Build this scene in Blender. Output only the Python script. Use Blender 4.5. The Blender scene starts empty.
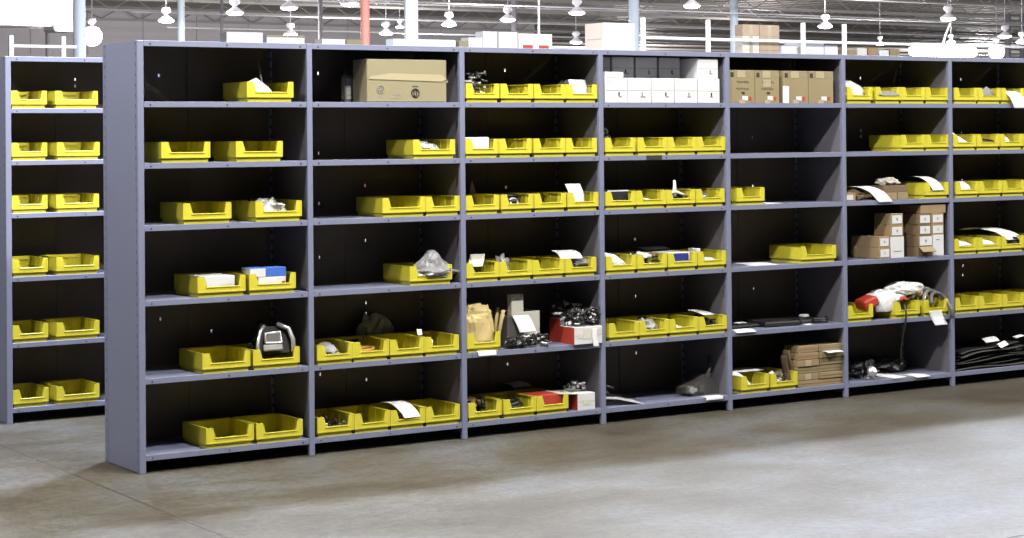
import bpy, bmesh, math, random
from mathutils import Vector, Matrix, noise
R = math.radians
scene = bpy.context.scene
COL = scene.collection
random.seed(7)

# ------------------------------------------------------------------ materials
def lin(c):
    return tuple(((v/255)/12.92 if v/255 <= .04045 else ((v/255+.055)/1.055)**2.4) for v in c)
def mat(name, rgb, rough=.5, metal=0., var=.0, scale=8., bump=0., bscale=60., alpha=1., spec=.5, coat=0.):
    m = bpy.data.materials.new(name); m.use_nodes = True
    nt = m.node_tree; b = nt.nodes['Principled BSDF']
    c = lin(rgb)
    b.inputs['Base Color'].default_value = (*c, 1)
    b.inputs['Roughness'].default_value = rough
    b.inputs['Metallic'].default_value = metal
    b.inputs['Specular IOR Level'].default_value = spec
    b.inputs['Coat Weight'].default_value = coat
    b.inputs['Alpha'].default_value = alpha
    if var or bump:
        tc = nt.nodes.new('ShaderNodeTexCoord')
    if var:
        n = nt.nodes.new('ShaderNodeTexNoise'); n.inputs['Scale'].default_value = scale; n.inputs['Detail'].default_value = 5
        nt.links.new(tc.outputs['Object'], n.inputs['Vector'])
        mx = nt.nodes.new('ShaderNodeMix'); mx.data_type = 'RGBA'
        mx.inputs[6].default_value = (*[v*(1-var) for v in c], 1)
        mx.inputs[7].default_value = (*[min(1, v*(1+var)) for v in c], 1)
        nt.links.new(n.outputs['Fac'], mx.inputs[0]); nt.links.new(mx.outputs[2], b.inputs['Base Color'])
    if bump:
        n2 = nt.nodes.new('ShaderNodeTexNoise'); n2.inputs['Scale'].default_value = bscale; n2.inputs['Detail'].default_value = 4
        nt.links.new(tc.outputs['Object'], n2.inputs['Vector'])
        bp = nt.nodes.new('ShaderNodeBump'); bp.inputs['Strength'].default_value = bump; bp.inputs['Distance'].default_value = .01
        nt.links.new(n2.outputs['Fac'], bp.inputs['Height']); nt.links.new(bp.outputs['Normal'], b.inputs['Normal'])
    return m
M = {}
M['steel'] = mat('blue_grey_painted_steel', (103,107,130), .42, 0, .06, 3)
M['backsteel'] = mat('shade_toned_back_steel', (88,80,70), .6, 0, .3, 5)  # shade at the back of the bays put into the steel colour
M['divider'] = None
M['bolt'] = mat('dark_bolt', (52,54,70), .4, .4)
M['yellow'] = mat('yellow_plastic', (179,171,52), .38, 0, .05, 9)
M['kraft'] = mat('kraft_cardboard', (120,108,80), .8, 0, .1, 7)
M['kraft2'] = mat('brown_cardboard', (128,108,80), .8, 0, .15, 9)
M['kraftdark'] = mat('dark_brown_cardboard', (98,80,60), .8, 0, .15, 9)
M['bigbox'] = mat('pale_cardboard', (120,113,89), .8, 0, .05, 6)
M['tape'] = mat('clear_packing_tape', (148,139,114), .3)
M['bagkraft'] = mat('crumpled_kraft_paper', (172,154,106), .75, 0, .2, 12)
M['white'] = mat('white_card', (182,183,188), .6)
M['paper'] = mat('white_paper', (198,199,205), .7)
M['offwhite'] = mat('off_white_card', (176,174,166), .7, 0, .05, 8)
M['pinkish'] = mat('printed_pink_card', (226,204,194), .7, 0, .08, 2)
M['ink'] = mat('black_ink', (28,26,24), .7)
M['greyink'] = mat('grey_ink', (120,116,110), .8)
M['red'] = mat('red_card', (150,46,32), .55, 0, .08, 9)
M['blue'] = mat('blue_card', (52,88,170), .5)
M['navy'] = mat('navy_card', (30,42,110), .5)
M['black'] = mat('black_plastic', (20,20,22), .5)
M['rubber'] = mat('black_rubber', (22,21,22), .5, 0, .2, 20)
M['charcoal'] = mat('charcoal_plastic', (74,72,72), .5, 0, .12, 14)
M['chrome'] = mat('polished_chrome', (225,225,230), .3, .85)
M['metal'] = mat('zinc_plated_metal', (175,175,180), .35, .8, .1, 40)
M['greyhose'] = mat('grey_hose', (150,150,150), .4, 0, .2, 40)
M['brownhose'] = mat('brown_hose', (150,112,48), .5)
M['pouch'] = mat('grey_pouch', (130,130,132), .35, 0, .25, 14)
M['silver'] = mat('silver_film', (128,128,132), .22, .3, .35, 9)
M['column'] = mat('pale_blue_column_paint', (196,208,222), .5)
M['colgrey'] = mat('grey_column_paint', (120,118,124), .6)
M['redpaint'] = mat('red_column_paint', (222,142,130), .6, 0, .06, 2)
M['lampshell'] = mat('white_lamp_shell', (236,232,238), .4)
M['rod'] = mat('grey_rod', (170,168,172), .5)
M['rack'] = mat('white_rack_paint', (238,238,240), .45)
M['joist'] = mat('grey_joist_steel', (140,135,132), .5)
M['duct'] = mat('white_duct', (244,244,246), .5)
def clear_mat():
    m = bpy.data.materials.new('clear_plastic_film'); m.use_nodes = True
    nt = m.node_tree; b = nt.nodes['Principled BSDF']
    b.inputs['Base Color'].default_value = (.62,.62,.64,1); b.inputs['Roughness'].default_value = .18
    b.inputs['Specular IOR Level'].default_value = .8
    tc = nt.nodes.new('ShaderNodeTexCoord'); n = nt.nodes.new('ShaderNodeTexNoise'); n.inputs['Scale'].default_value = 26
    nt.links.new(tc.outputs['Object'], n.inputs['Vector'])
    mr = nt.nodes.new('ShaderNodeMapRange'); mr.inputs[1].default_value = .35; mr.inputs[2].default_value = .65
    mr.inputs[3].default_value = .25; mr.inputs[4].default_value = .95
    nt.links.new(n.outputs['Fac'], mr.inputs[0]); nt.links.new(mr.outputs[0], b.inputs['Alpha'])
    return m
M['clear'] = clear_mat()
M['tan'] = mat('tan_cardboard', (150,130,112), .8, 0, .12, 3)
M['midgrey'] = mat('grey_card', (98,98,100), .6, 0, .1, 20)
def emis(name, rgb, s):
    m = bpy.data.materials.new(name); m.use_nodes = True
    b = m.node_tree.nodes['Principled BSDF']
    b.inputs['Base Color'].default_value = (*lin(rgb),1)
    b.inputs['Emission Color'].default_value = (*lin(rgb),1); b.inputs['Emission Strength'].default_value = s
    return m
M['lens'] = emis('glowing_lens', (255,248,255), 14)
M['tubeglow'] = emis('glowing_tube', (255,255,250), 14)

def slot_steel(col=None):
    # painted steel punched with a column of slots
    m = M['steel'].copy() if not col else mat('shade_toned_divider_steel', col, .5, 0, .06, 3)
    if not col: m.name = 'slotted_painted_steel'
    nt = m.node_tree; b = nt.nodes['Principled BSDF']
    tc = nt.nodes.new('ShaderNodeTexCoord'); sp = nt.nodes.new('ShaderNodeSeparateXYZ')
    nt.links.new(tc.outputs['Object'], sp.inputs[0])
    def mth(op, a, bb=None):
        n = nt.nodes.new('ShaderNodeMath'); n.operation = op
        for i, v in enumerate((a, bb)):
            if v is None: continue
            if isinstance(v, (int, float)): n.inputs[i].default_value = v
            else: nt.links.new(v, n.inputs[i])
        return n.outputs[0]
    z = mth('FRACT', mth('DIVIDE', sp.outputs[2], .0508))
    zin = mth('LESS_THAN', z, .3)
    yw = mth('PINGPONG', sp.outputs[1], .2285)            # same pattern from both edges
    yin = mth('LESS_THAN', mth('ABSOLUTE', mth('SUBTRACT', yw, .022)), .0045)
    msk = mth('MULTIPLY', zin, yin)
    src = b.inputs['Base Color'].links[0].from_socket
    mx = nt.nodes.new('ShaderNodeMix'); mx.data_type = 'RGBA'
    nt.links.new(msk, mx.inputs[0]); nt.links.new(src, mx.inputs[6]); mx.inputs[7].default_value = (.03,.03,.045,1)
    nt.links.new(mx.outputs[2], b.inputs['Base Color'])
    return m
M['slotted'] = slot_steel()
M['divider'] = slot_steel((92,90,98))  # dividers darker than the posts: shade inside the bays put into the colour

def floor_mat():
    m = bpy.data.materials.new('worn_concrete'); m.use_nodes = True
    nt = m.node_tree; b = nt.nodes['Principled BSDF']; L = nt.links.new
    tc = nt.nodes.new('ShaderNodeTexCoord')
    def nz(scale, det, rough=.6, vec=None, stretch=None):
        n = nt.nodes.new('ShaderNodeTexNoise'); n.inputs['Scale'].default_value = scale
        n.inputs['Detail'].default_value = det; n.inputs['Roughness'].default_value = rough
        if stretch:
            mp = nt.nodes.new('ShaderNodeMapping'); mp.inputs['Scale'].default_value = stretch
            L(tc.outputs['Object'], mp.inputs[0]); L(mp.outputs[0], n.inputs['Vector'])
        else: L(tc.outputs['Object'], n.inputs['Vector'])
        return n.outputs['Fac']
    def ramp(f, pts):
        r = nt.nodes.new('ShaderNodeValToRGB')
        while len(r.color_ramp.elements) < len(pts): r.color_ramp.elements.new(.5)
        for e, (p, c) in zip(r.color_ramp.elements, pts):
            e.position = p; e.color = (*c, 1)
        L(f, r.inputs[0]); return r.outputs[0]
    def mix(f, a, c, mode='MIX', fac=None):
        x = nt.nodes.new('ShaderNodeMix'); x.data_type = 'RGBA'; x.blend_type = mode
        if f is None: x.inputs[0].default_value = fac
        else: L(f, x.inputs[0])
        L(a, x.inputs[6]); L(c, x.inputs[7]); return x.outputs[2]
    base = ramp(nz(.9, 8), [(.3, lin((54,48,38))), (.5, lin((73,70,63))), (.7, lin((88,90,94)))])
    stain = ramp(nz(2.2, 9, .7, stretch=(.6,1.6,1)), [(.38, (.60,.55,.48)), (.6, (1,1,1))])
    c = mix(None, base, stain, 'MULTIPLY', .6)
    fine = ramp(nz(22, 8, .9), [(.38, (.35,.34,.32)), (.5, (.95,.95,.95)), (.60, (1.35,1.35,1.35))])
    c = mix(None, c, fine, 'MULTIPLY', .75)
    scuff = ramp(nz(6, 8, .75, stretch=(.35,3.2,1)), [(.30, (.5,.46,.42)), (.40, (1,1,1))])
    c = mix(None, c, scuff, 'MULTIPLY', .5)
    L(c, b.inputs['Base Color'])
    b.inputs['Roughness'].default_value = .48; b.inputs['Specular IOR Level'].default_value = .35
    bp = nt.nodes.new('ShaderNodeBump'); bp.inputs['Strength'].default_value = .12; bp.inputs['Distance'].default_value = .01
    L(nz(40, 6, .7), bp.inputs['Height']); L(bp.outputs['Normal'], b.inputs['Normal'])
    return m
M['floor'] = floor_mat()
M['joint'] = mat('dark_joint_filler', (46,41,36), .8, 0, .3, 20)
M['wallpanel'] = mat('grey_wall_siding', (176,170,174), .7, 0, .12, .6)
M['deck'] = mat('grey_roof_deck', (112,106,104), .6, 0, .2, .5)

# ------------------------------------------------------------------ mesh builder
class G:
    def __init__(s): s.v = []; s.f = []; s.mi = []; s.sm = []
    def add(s, vs, fs, mi=0, smooth=False):
        o = len(s.v); s.v += [tuple(v) for v in vs]
        for f in fs: s.f.append([i+o for i in f]); s.mi.append(mi); s.sm.append(smooth)
        return s
    def box(s, x0, x1, y0, y1, z0, z1, mi=0, T=None):
        vs = [Vector((x, y, z)) for z in (z0, z1) for y in (y0, y1) for x in (x0, x1)]
        if T: vs = [T @ v for v in vs]
        return s.add(vs, [(0,2,3,1),(4,5,7,6),(0,1,5,4),(2,6,7,3),(0,4,6,2),(1,3,7,5)], mi)
    def bbox(s, x0, x1, y0, y1, z0, z1, b, mi=0, T=None):      # box with chamfered edges
        P = []; 
        cx, cy, cz = (x0+x1)/2, (y0+y1)/2, (z0+z1)/2; hx, hy, hz = (x1-x0)/2, (y1-y0)/2, (z1-z0)/2
        idx = {}
        for sx in (-1,1):
            for sy in (-1,1):
                for sz in (-1,1):
                    for a in range(3):
                        d = [hx-b, hy-b, hz-b]; d[a] = (hx, hy, hz)[a]
                        idx[(sx,sy,sz,a)] = len(P)
                        p = Vector((cx+sx*d[0], cy+sy*d[1], cz+sz*d[2])); P.append(T @ p if T else p)
        F = []
        for a in range(3):
            u, v = [i for i in range(3) if i != a]
            for sg in (-1,1):
                q = []
                for (su, sv) in ((-1,-1),(1,-1),(1,1),(-1,1)):
                    k = [0,0,0]; k[a] = sg; k[u] = su; k[v] = sv; q.append(idx[(*k, a)])
                F.append(q)
                for sv in (-1,1) if a < v else ():
                    pass
        for a in range(3):
            for c in range(a+1, 3):
                e = 3-a-c
                for sa in (-1,1):
                    for sc in (-1,1):
                        q = []
                        for (se, ax) in ((-1,a),(1,a),(1,c),(-1,c)):
                            k = [0,0,0]; k[a] = sa; k[c] = sc; k[e] = se; q.append(idx[(*k, ax)])
                        F.append(q)
        for sx in (-1,1):
            for sy in (-1,1):
                for sz in (-1,1): F.append([idx[(sx,sy,sz,a)] for a in range(3)])
        return s.add(P, F, mi)
    def prism(s, pts, a0, a1, axis='y', mi=0, T=None):
        n = len(pts)
        def mk(p, a):
            v = {'y': (p[0], a, p[1]), 'x': (a, p[0], p[1]), 'z': (p[0], p[1], a)}[axis]
            v = Vector(v); return T @ v if T else v
        vs = [mk(p, a0) for p in pts] + [mk(p, a1) for p in pts]
        fs = [list(range(n)), list(range(2*n-1, n-1, -1))] + [(i, (i+1) % n, n+(i+1) % n, n+i) for i in range(n)]
        return s.add(vs, fs, mi)
    def tube(s, pts, r, seg=8, mi=0, caps=True):
        pts = [Vector(p) for p in pts]; n = len(pts); vs = []
        rs = r if isinstance(r, (list, tuple)) else [r]*n
        up = Vector((0,0,1))
        prev = None
        for i, p in enumerate(pts):
            t = (pts[min(i+1,n-1)]-pts[max(i-1,0)]).normalized()
            if prev is None:
                a = t.cross(up if abs(t.z) < .95 else Vector((1,0,0))).normalized()
            else:
                a = (prev - t*prev.dot(t)); a = a.normalized() if a.length > 1e-6 else t.orthogonal().normalized()
            prev = a; b = t.cross(a)
            for k in range(seg):
                w = 2*math.pi*k/seg; vs.append(p+(a*math.cos(w)+b*math.sin(w))*rs[i])
        fs = [(i*seg+k, i*seg+(k+1) % seg, (i+1)*seg+(k+1) % seg, (i+1)*seg+k) for i in range(n-1) for k in range(seg)]
        s.add(vs, fs, mi, True)
        if caps:
            o = len(s.v)-len(vs)
            s.f.append([o+k for k in range(seg)][::-1]); s.f.append([o+(n-1)*seg+k for k in range(seg)])
            s.mi += [mi, mi]; s.sm += [False, False]
        return s
    def lathe(s, prof, c=(0,0,0), seg=16, mi=0, T=None, smooth=True):
        vs = []
        for (r, z) in prof:
            for k in range(seg):
                w = 2*math.pi*k/seg; v = Vector((r*math.cos(w), r*math.sin(w), z))
                vs.append((T @ v if T else v)+Vector(c))
        n = len(prof)
        fs = [(i*seg+k, i*seg+(k+1) % seg, (i+1)*seg+(k+1) % seg, (i+1)*seg+k) for i in range(n-1) for k in range(seg)]
        s.add(vs, fs, mi, smooth)
        o = len(s.v)-len(vs)
        s.f.append([o+k for k in range(seg)][::-1]); s.f.append([o+(n-1)*seg+k for k in range(seg)])
        s.mi += [mi, mi]; s.sm += [False, False]
        return s
    def sheet(s, fn, nu, nv, th=.0012, mi=0):
        g = [[Vector(fn(i/nu, j/nv)) for j in range(nv+1)] for i in range(nu+1)]
        N = [[None]*(nv+1) for _ in range(nu+1)]
        for i in range(nu+1):
            for j in range(nv+1):
                du = g[min(i+1,nu)][j]-g[max(i-1,0)][j]; dv = g[i][min(j+1,nv)]-g[i][max(j-1,0)]
                N[i][j] = du.cross(dv).normalized()
        W = nv+1; A = (nu+1)*W
        vs = [g[i][j] for i in range(nu+1) for j in range(W)] + [g[i][j]-N[i][j]*th for i in range(nu+1) for j in range(W)]
        fs = []
        for i in range(nu):
            for j in range(nv):
                a, b, c, d = i*W+j, (i+1)*W+j, (i+1)*W+j+1, i*W+j+1
                fs += [(a,b,c,d), (A+d,A+c,A+b,A+a)]
        for i in range(nu):
            fs += [(i*W, A+i*W, A+(i+1)*W, (i+1)*W), ((i+1)*W+nv, A+(i+1)*W+nv, A+i*W+nv, i*W+nv)]
        for j in range(nv):
            fs += [(j+1, A+j+1, A+j, j), (nu*W+j, A+nu*W+j, A+nu*W+j+1, nu*W+j+1)]
        return s.add(vs, fs, mi, True)
    def blob(s, c, d, seed=0, amp=.25, freq=2.2, sub=3, mi=0, flat=True, smooth=False, peak=None, sq=1.0):
        bm = bmesh.new(); bmesh.ops.create_icosphere(bm, subdivisions=sub, radius=1)
        vs = []
        for v in bm.verts:
            p = v.co.normalized(); q = p*freq+Vector((seed*3.7, seed*1.3, -seed*2.1))
            k = 1+amp*noise.noise(q)*1.6+amp*.6*noise.noise(q*2.7)
            if sq != 1: p = Vector([math.copysign(abs(t)**sq, t) for t in p])
            w = p*k
            x = Vector((w.x*d[0]/2, w.y*d[1]/2, w.z*d[2]/2))
            if peak:
                h = max(0, 1-((p.x-peak[0])**2+(p.y-peak[1])**2)*1.6)*max(0, p.z)
                x.z += h*peak[2]
            if flat: x.z = max(x.z, -d[2]*.36)+d[2]*.36
            vs.append(x+Vector(c))
        fs = [[q.index for q in f.verts] for f in bm.faces]
        bm.free()
        return s.add(vs, fs, mi, smooth)
    def build(s, name, mats, parent=None, fix=True):
        me = bpy.data.meshes.new(name); me.from_pydata(s.v, [], s.f)
        ms = mats if isinstance(mats, (list, tuple)) else [mats]
        for m in ms: me.materials.append(M[m] if isinstance(m, str) else m)
        me.polygons.foreach_set('material_index', s.mi); me.polygons.foreach_set('use_smooth', s.sm)
        if fix:
            bm = bmesh.new(); bm.from_mesh(me); bmesh.ops.recalc_face_normals(bm, faces=bm.faces); bm.to_mesh(me); bm.free()
        me.update()
        o = bpy.data.objects.new(name, me); COL.objects.link(o)
        if parent: o.parent = parent
        return o
LABELS = {}
def tag(o, label, cat, group=None):
    o['label'] = label; o['category'] = cat
    if group: o['group'] = group
    if label in LABELS: print('LABEL TWICE', label)
    n = len(label.replace(',', ' ').split())
    if not 4 <= n <= 16: print('LABEL LENGTH', n, label)
    LABELS[label] = o
    return o
def empty(name, loc, rz=0):
    o = bpy.data.objects.new(name, None); o.empty_display_size = .1; COL.objects.link(o)
    o.location = loc; o.rotation_euler = (0, 0, rz); return o
def struct(o): o['kind'] = 'structure'; return o
def copy_tree(o, parent=None):
    c = o.copy(); COL.objects.link(c)
    if parent: c.parent = parent
    for ch in [k for k in o.children]: copy_tree(ch, c)
    return c
def TR(x, y, z, rx=0, ry=0, rz=0):
    return Matrix.Translation((x, y, z)) @ Matrix.Rotation(rz, 4, 'Z') @ Matrix.Rotation(ry, 4, 'Y') @ Matrix.Rotation(rx, 4, 'X')

# ------------------------------------------------------------------ the hall
ZC, YW, YF = 6.8, 62.0, 150.0
g = G(); g.box(-24, 150, -26, YF, -.2, 0); struct(g.build('floor', 'floor'))
g = G()
g.box(-.287, -.276, -26, 1.9, .0002, .0012); g.box(-.287, -.276, 2.6, 20, .0002, .0012)
g.box(-24, 60, -3.42, -3.414, .0002, .001)
struct(g.build('trim_1', 'joint'))
g = G(); g.box(-24, 150, -26, YF, ZC, ZC+.3); ceil_ = struct(g.build('ceiling', 'deck'))
g = G()
for i in range(150):
    y = 20+i*.8; g.box(0, 128, y, y+.3, ZC-.06, ZC-.001)
struct(g.build('deck_rib', 'deck', ceil_))
for i in range(20):                        # bar joists under the roof deck
    y = 30+i*5.3
    g = G(); g.box(2, 128, y-.05, y+.05, ZC-.14, ZC-.05); g.box(2, 128, y-.04, y+.04, ZC-.62, ZC-.54)
    for k in range(75 if y < 62 else 0):
        x = 4+k*1.6
        g.tube([(x, y, ZC-.56), (x+.8, y, ZC-.12), (x+1.6, y, ZC-.56)], .022, 4, caps=False)
    struct(g.build('roof_joist', 'joist', ceil_))
for i in range(7):                         # thin pipes and conduit running along the hall
    z = 5.55-.15*(i % 3); y = 27+i*4.6
    g = G(); g.tube([(6+i*3, y, z), (34+i*9, y, z)], .028, 6)
    struct(g.build('trim_%d' % (i+2), 'rod'))
XW = 43.0
g = G(); g.box(-24, XW, YW, YW+.3, 0, ZC)
for i in range(28): g.box(-20+i*2.25, -19.9+i*2.25, YW-.04, YW, 0, ZC)
for z in (2.6, 4.75): g.box(-24, XW, YW-.06, YW, z, z+.10)
struct(g.build('wall_back', 'wallpanel'))
g = G(); g.box(XW, XW+.3, YW, YF, 0, ZC); struct(g.build('wall_return', 'wallpanel'))
g = G(); g.box(XW, 150, YF, YF+.3, 0, ZC); struct(g.build('wall_far', 'wallpanel'))
g = G(); g.box(150, 150.3, -26, YF, 0, ZC); struct(g.build('wall_right', 'wallpanel'))
g = G(); g.box(-24.3, -24, -26, YW, 0, ZC); struct(g.build('wall_left', 'wallpanel'))

# ------------------------------------------------------------------ steel shelving
W, D, H = .914, .457, 2.105
ZS = [1.807, 1.507, 1.203, .838, .459, .088]           # upper face of each shelf
TH = .028
def shelving(nb, label, bolts, holes):
    root = empty('shelving_unit', (0, 0, 0)); tag(root, label, 'shelves', 'grey steel shelving')
    g = G(); g.box(-.016, -.013, .004, D-.004, .004, H-.002); g.build('end_panel', 'slotted', root)
    for k in range(nb+1):
        x = k*W
        for (a, b) in ((-.003, .022), (D-.022, D+.003)):
            g = G()
            x0, x1 = (x-.0155, x+.0155)
            if k == 0: x0 = x-.0175
            if k == nb: x1 = x+.0175
            if a < 0: g.bbox(x0, x1, a, b, 0, H, .0022)
            else: g.bbox(x0, x1, a, b, 0, H, .0022)
            if k == 0:      # side flange of the corner post, proud of the end panel
                y0, y1 = (b, .038) if a < 0 else (D-.04, a)
                g.box(x0, x0+.002, y0, y1, 0, H)
            g.build('upright', 'slotted', root)
        if 0 < k:
            g = G(); g.box(x-.003, x+.003, .022, D-.022, .03, H-.004)
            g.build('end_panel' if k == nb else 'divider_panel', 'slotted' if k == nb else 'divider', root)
    for k in range(nb):
        xa, xb = k*W+.0158, (k+1)*W-.0158
        # back panel, with punched slots that let light through
        cols = [xa+.30*(xb-xa), xa+.62*(xb-xa)]
        xs = [xa-.006, cols[0]-.004, cols[0]+.004, cols[1]-.004, cols[1]+.004, xb+.006]
        zc = sorted(holes.get(k, []))
        zs = [.004]
        for (z, c) in zc: zs += [z-.008, z+.008]
        zs.append(H-.0015)
        g = G()
        for j in range(len(zs)-1):
            hz = (j % 2 == 1); c = zc[(j-1)//2][1] if hz else None
            for i in range(5):
                if hz and ((i == 1 and c in (0, 2)) or (i == 3 and c in (1, 2))): continue
                g.box(xs[i], xs[i+1], D-.006, D-.004, zs[j], zs[j+1])
        g.box((xa+xb)/2-.02, (xa+xb)/2+.02, D-.010, D-.0065, .01, H-.0027)
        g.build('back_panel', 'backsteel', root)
        for z in [H]+ZS:
            g = G()
            g.box(xa, xb, .002, D-.012 if z < H else D+.002, z-.0025, z)
            for (p, q) in ((k*W+.0035, xa), (xb, (k+1)*W-.0035)): g.box(p, q, .0225, D-.0225, z-.0025, z)
            g.bbox(xa, xb, 0, .0035, z-TH, z, .0012)
            g.box(xa, xb, .0035, .014, z-TH, z-TH+.002)
            s = g.build('shelf', 'steel', root)
            if k < bolts:
                for x in (xa+.035, (xa+xb)/2, xb-.035):
                    b = G(); b.lathe([(.0042, 0), (.0042, .002), (.002, .003)], (x, 0, z-TH*.55), 8, T=Matrix.Rotation(R(90), 4, 'X'))
                    b.build('bolt', 'bolt', s)
    return root
HO = {0: [(1.98,1),(1.95,0),(.70,2),(.62,1),(.55,1)], 1: [(1.97,0),(1.54,0),(1.27,0),(1.36,1),(.98,0),(1.06,1),(.66,1),(.72,1),(.60,1),(.3,1),(.35,0)],
      2: [(2.0,2),(.32,1),(1.33,1)], 3: [(1.0,1),(.66,1),(.32,1),(.4,1)], 4: [(1.97,2),(1.6,2),(1.3,1),(.66,2),(1.0,0)],
      5: [(1.98,1),(1.93,1),(1.64,1),(1.6,1),(.7,0)], 6: [(1.98,1),(1.62,1),(1.3,1),(.72,1),(.66,1)]}
main = shelving(9, 'long blue-grey steel shelving unit in front, six open tiers, filled with yellow bins', 4, HO)
rear = shelving(2, 'blue-grey steel shelving unit standing behind, at the left edge of the picture', 1, {0: [(1.99,1),(1.95,1),(.5,0)]})
rear.location = (0, 2.0, 0)

# ------------------------------------------------------------------ yellow bins
def bin_mesh(w, d=.29, h=.102):
    g = G(); t = .004; hw = w/2; fw = hw-.009
    zf = .22*h; zl = .50*h; c = .038; sl = .016
    g.box(-fw, fw, .008, d-.004, 0, t)                                   # floor and foot
    g.box(-fw, fw, .008, .008+t, t, zf); g.box(-fw, fw, d-.008, d-.004, t, zf)
    g.box(-fw, -fw+t, .008+t, d-.008, t, zf); g.box(fw-t, fw, .008+t, d-.008, t, zf)
    for s in (-1, 1):                                                    # side walls with a rolled rim
        a, b = sorted((s*hw, s*(hw-t)))
        g.box(a, b, .004, d, zf, h)
        g.box(*sorted((s*(hw-.0035), s*fw)), .004, d, zf-.003, zf)       # ledge under the wall
        g.box(*sorted((s*hw, s*(hw-.009))), .006, d, h-.005, h)
        for k in range(3):
            y = .07+k*.075; g.box(*sorted((s*(hw-t), s*(hw-t-.002))), y, y+.006, zf, h-.006)
    g.box(-hw+t, hw-t, d-t, d, zf, h); g.box(-hw+.004, hw-.004, d-.011, d, h-.005, h)
    g.box(-hw*.8, hw*.8, d-.016, d-.011, h-.02, h-.005)                  # hanging lip inside the back wall
    n = 6
    for k in range(n):
        x = -hw*.6+k*hw*1.2/(n-1); g.box(x-.004, x+.004, d-t-.003, d-t, zf+.012, h-.026)
    g.prism([(-hw, zf), (hw, zf), (hw, h), (hw-c*.75, h), (hw-c*.75-sl*.5, zl), (-hw+c+sl, zl), (-hw+c, h), (-hw, h)], 0, .005)
    g.box(-hw+.002, hw-.002, -.003, 0, zf, zf+.006); g.bbox(-hw+c+.008, hw-c*.75-.003, -.004, .011, zl-.006, zl, .0015)
    g.box(-hw+.001, -hw+.008, -.002, 0, zf, h); g.box(hw-.008, hw-.001, -.002, 0, zf, h)
    me = g.build('bin', 'yellow').data
    return me
tmp0 = set(bpy.data.objects)
BM = {'wide': bin_mesh(.26), 'narrow': bin_mesh(.212), 'extra': bin_mesh(.285)}
for o in list(bpy.data.objects):
    if o not in tmp0: bpy.data.objects.remove(o)
BW = {'wide': .26, 'narrow': .212, 'extra': .285}
ROW = ['top shelf', 'second shelf', 'third shelf', 'fourth shelf', 'fifth shelf', 'bottom shelf']
BAY = ['leftmost bay', 'second bay', 'third bay', 'middle bay', 'fifth bay', 'sixth bay', 'rightmost bay']
ORD = ['first', 'second', 'third', 'fourth']
B = {}
def place(b, r, i, n, x, kind, what, y=.005, rz=0, rearu=False):
    o = bpy.data.objects.new('storage_bin', BM[kind]); COL.objects.link(o)
    y0 = y+(2.0 if rearu else 0)
    o.location = (x, y0, ZS[r]); o.rotation_euler.z = rz
    pos = 'only one' if n == 1 else ('left one of two' if i == 0 else 'right one of two') if n == 2 else ORD[i]+' from left'
    if rearu: lab = '%s, %s on %s of the rear unit' % (what, pos.replace(' one of two', ''), ROW[r])
    else: lab = '%s, %s, %s, %s' % (what, pos, ROW[r], BAY[b])
    tag(o, lab, 'bin', 'yellow bins in the rear unit' if rearu else 'yellow bins on the %s' % ROW[r])
    if not rearu: B[(b, r, i)] = (x, BW[kind], ZS[r], y0)
    return o
def row(b, r, rights, whats, kinds=None, ys=None):
    n = len(rights); kinds = kinds or ['narrow']*n
    R_ = list(rights)
    for i in range(n-2, -1, -1):
        R_[i] = min(R_[i], R_[i+1]-BW[kinds[i+1]]-.0015)
    lo = b*W+.019
    for i in range(n):
        if R_[i]-BW[kinds[i]] < lo: R_[i] = lo+BW[kinds[i]]
        lo = R_[i]+.0015
    for i in range(n):
        place(b, r, i, n, R_[i]-BW[kinds[i]]/2, kinds[i], whats[i], (ys or [.005]*n)[i])
E_ = 'empty yellow bin'
WW = ['wide', 'wide']
row(0, 0, [.826], ['yellow bin with white leaflet'], ['wide'])
row(0, 1, [.366, .763], [E_, E_], WW)
row(0, 2, [.478, .868], [E_, 'yellow bin with bagged silver parts'], WW)
row(0, 3, [.552, .831], ['yellow bin holding white carton', 'yellow bin under white and blue carton'], WW)
row(0, 4, [.575, .85], [E_, 'yellow bin under chrome cover'], WW)
row(0, 5, [.592, .864], [E_, E_], WW)
row(1, 1, [1.784], ['yellow bin with clear bag inside'], ['wide'])
row(1, 2, [1.597, 1.81], [E_, E_], ['wide', 'narrow'])
row(1, 3, [1.758], ['yellow bin with big clear bag'], ['wide'])
row(1, 4, [1.159, 1.37, 1.585, 1.798], ['yellow bin of clear packets', 'yellow bin of coiled brown hose', 'yellow bin before grey bag', 'yellow bin with white tag'], ys=[-.004, .005, .002, .005])
row(1, 5, [1.16, 1.374, 1.586, 1.80], ['yellow bin with black part', E_, 'yellow bin under white sheet', E_])
row(2, 0, [2.067, 2.288, 2.506, 2.72], ['yellow bin of metal springs', E_, E_, 'yellow bin with folded paper'])
row(2, 1, [2.06, 2.275, 2.50, 2.715], ['yellow bin under white carton', E_, E_, E_])
row(2, 2, [2.06, 2.284, 2.501, 2.722], ['yellow bin with white scrap', 'yellow bin of black cable', E_, 'yellow bin with standing paper'])
row(2, 3, [2.06, 2.275, 2.487, 2.703], ['yellow bin with white sheet', 'yellow bin with grey pouch', E_, 'yellow bin of white packets'])
row(2, 4, [2.061], ['yellow bin under kraft paper bag'])
row(2, 5, [2.065, 2.29, 2.505], ['yellow bin of brown parts', 'yellow bin of black belts', 'yellow bin holding red carton'])
row(3, 1, [2.983, 3.22, 3.432, 3.64], ['yellow bin with dark tool', E_, E_, E_])
row(3, 2, [2.983, 3.197, 3.411, 3.63], ['yellow bin with black box', 'yellow bin with white slip', 'yellow bin with black strapped part', 'yellow bin with silver spool'])
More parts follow.
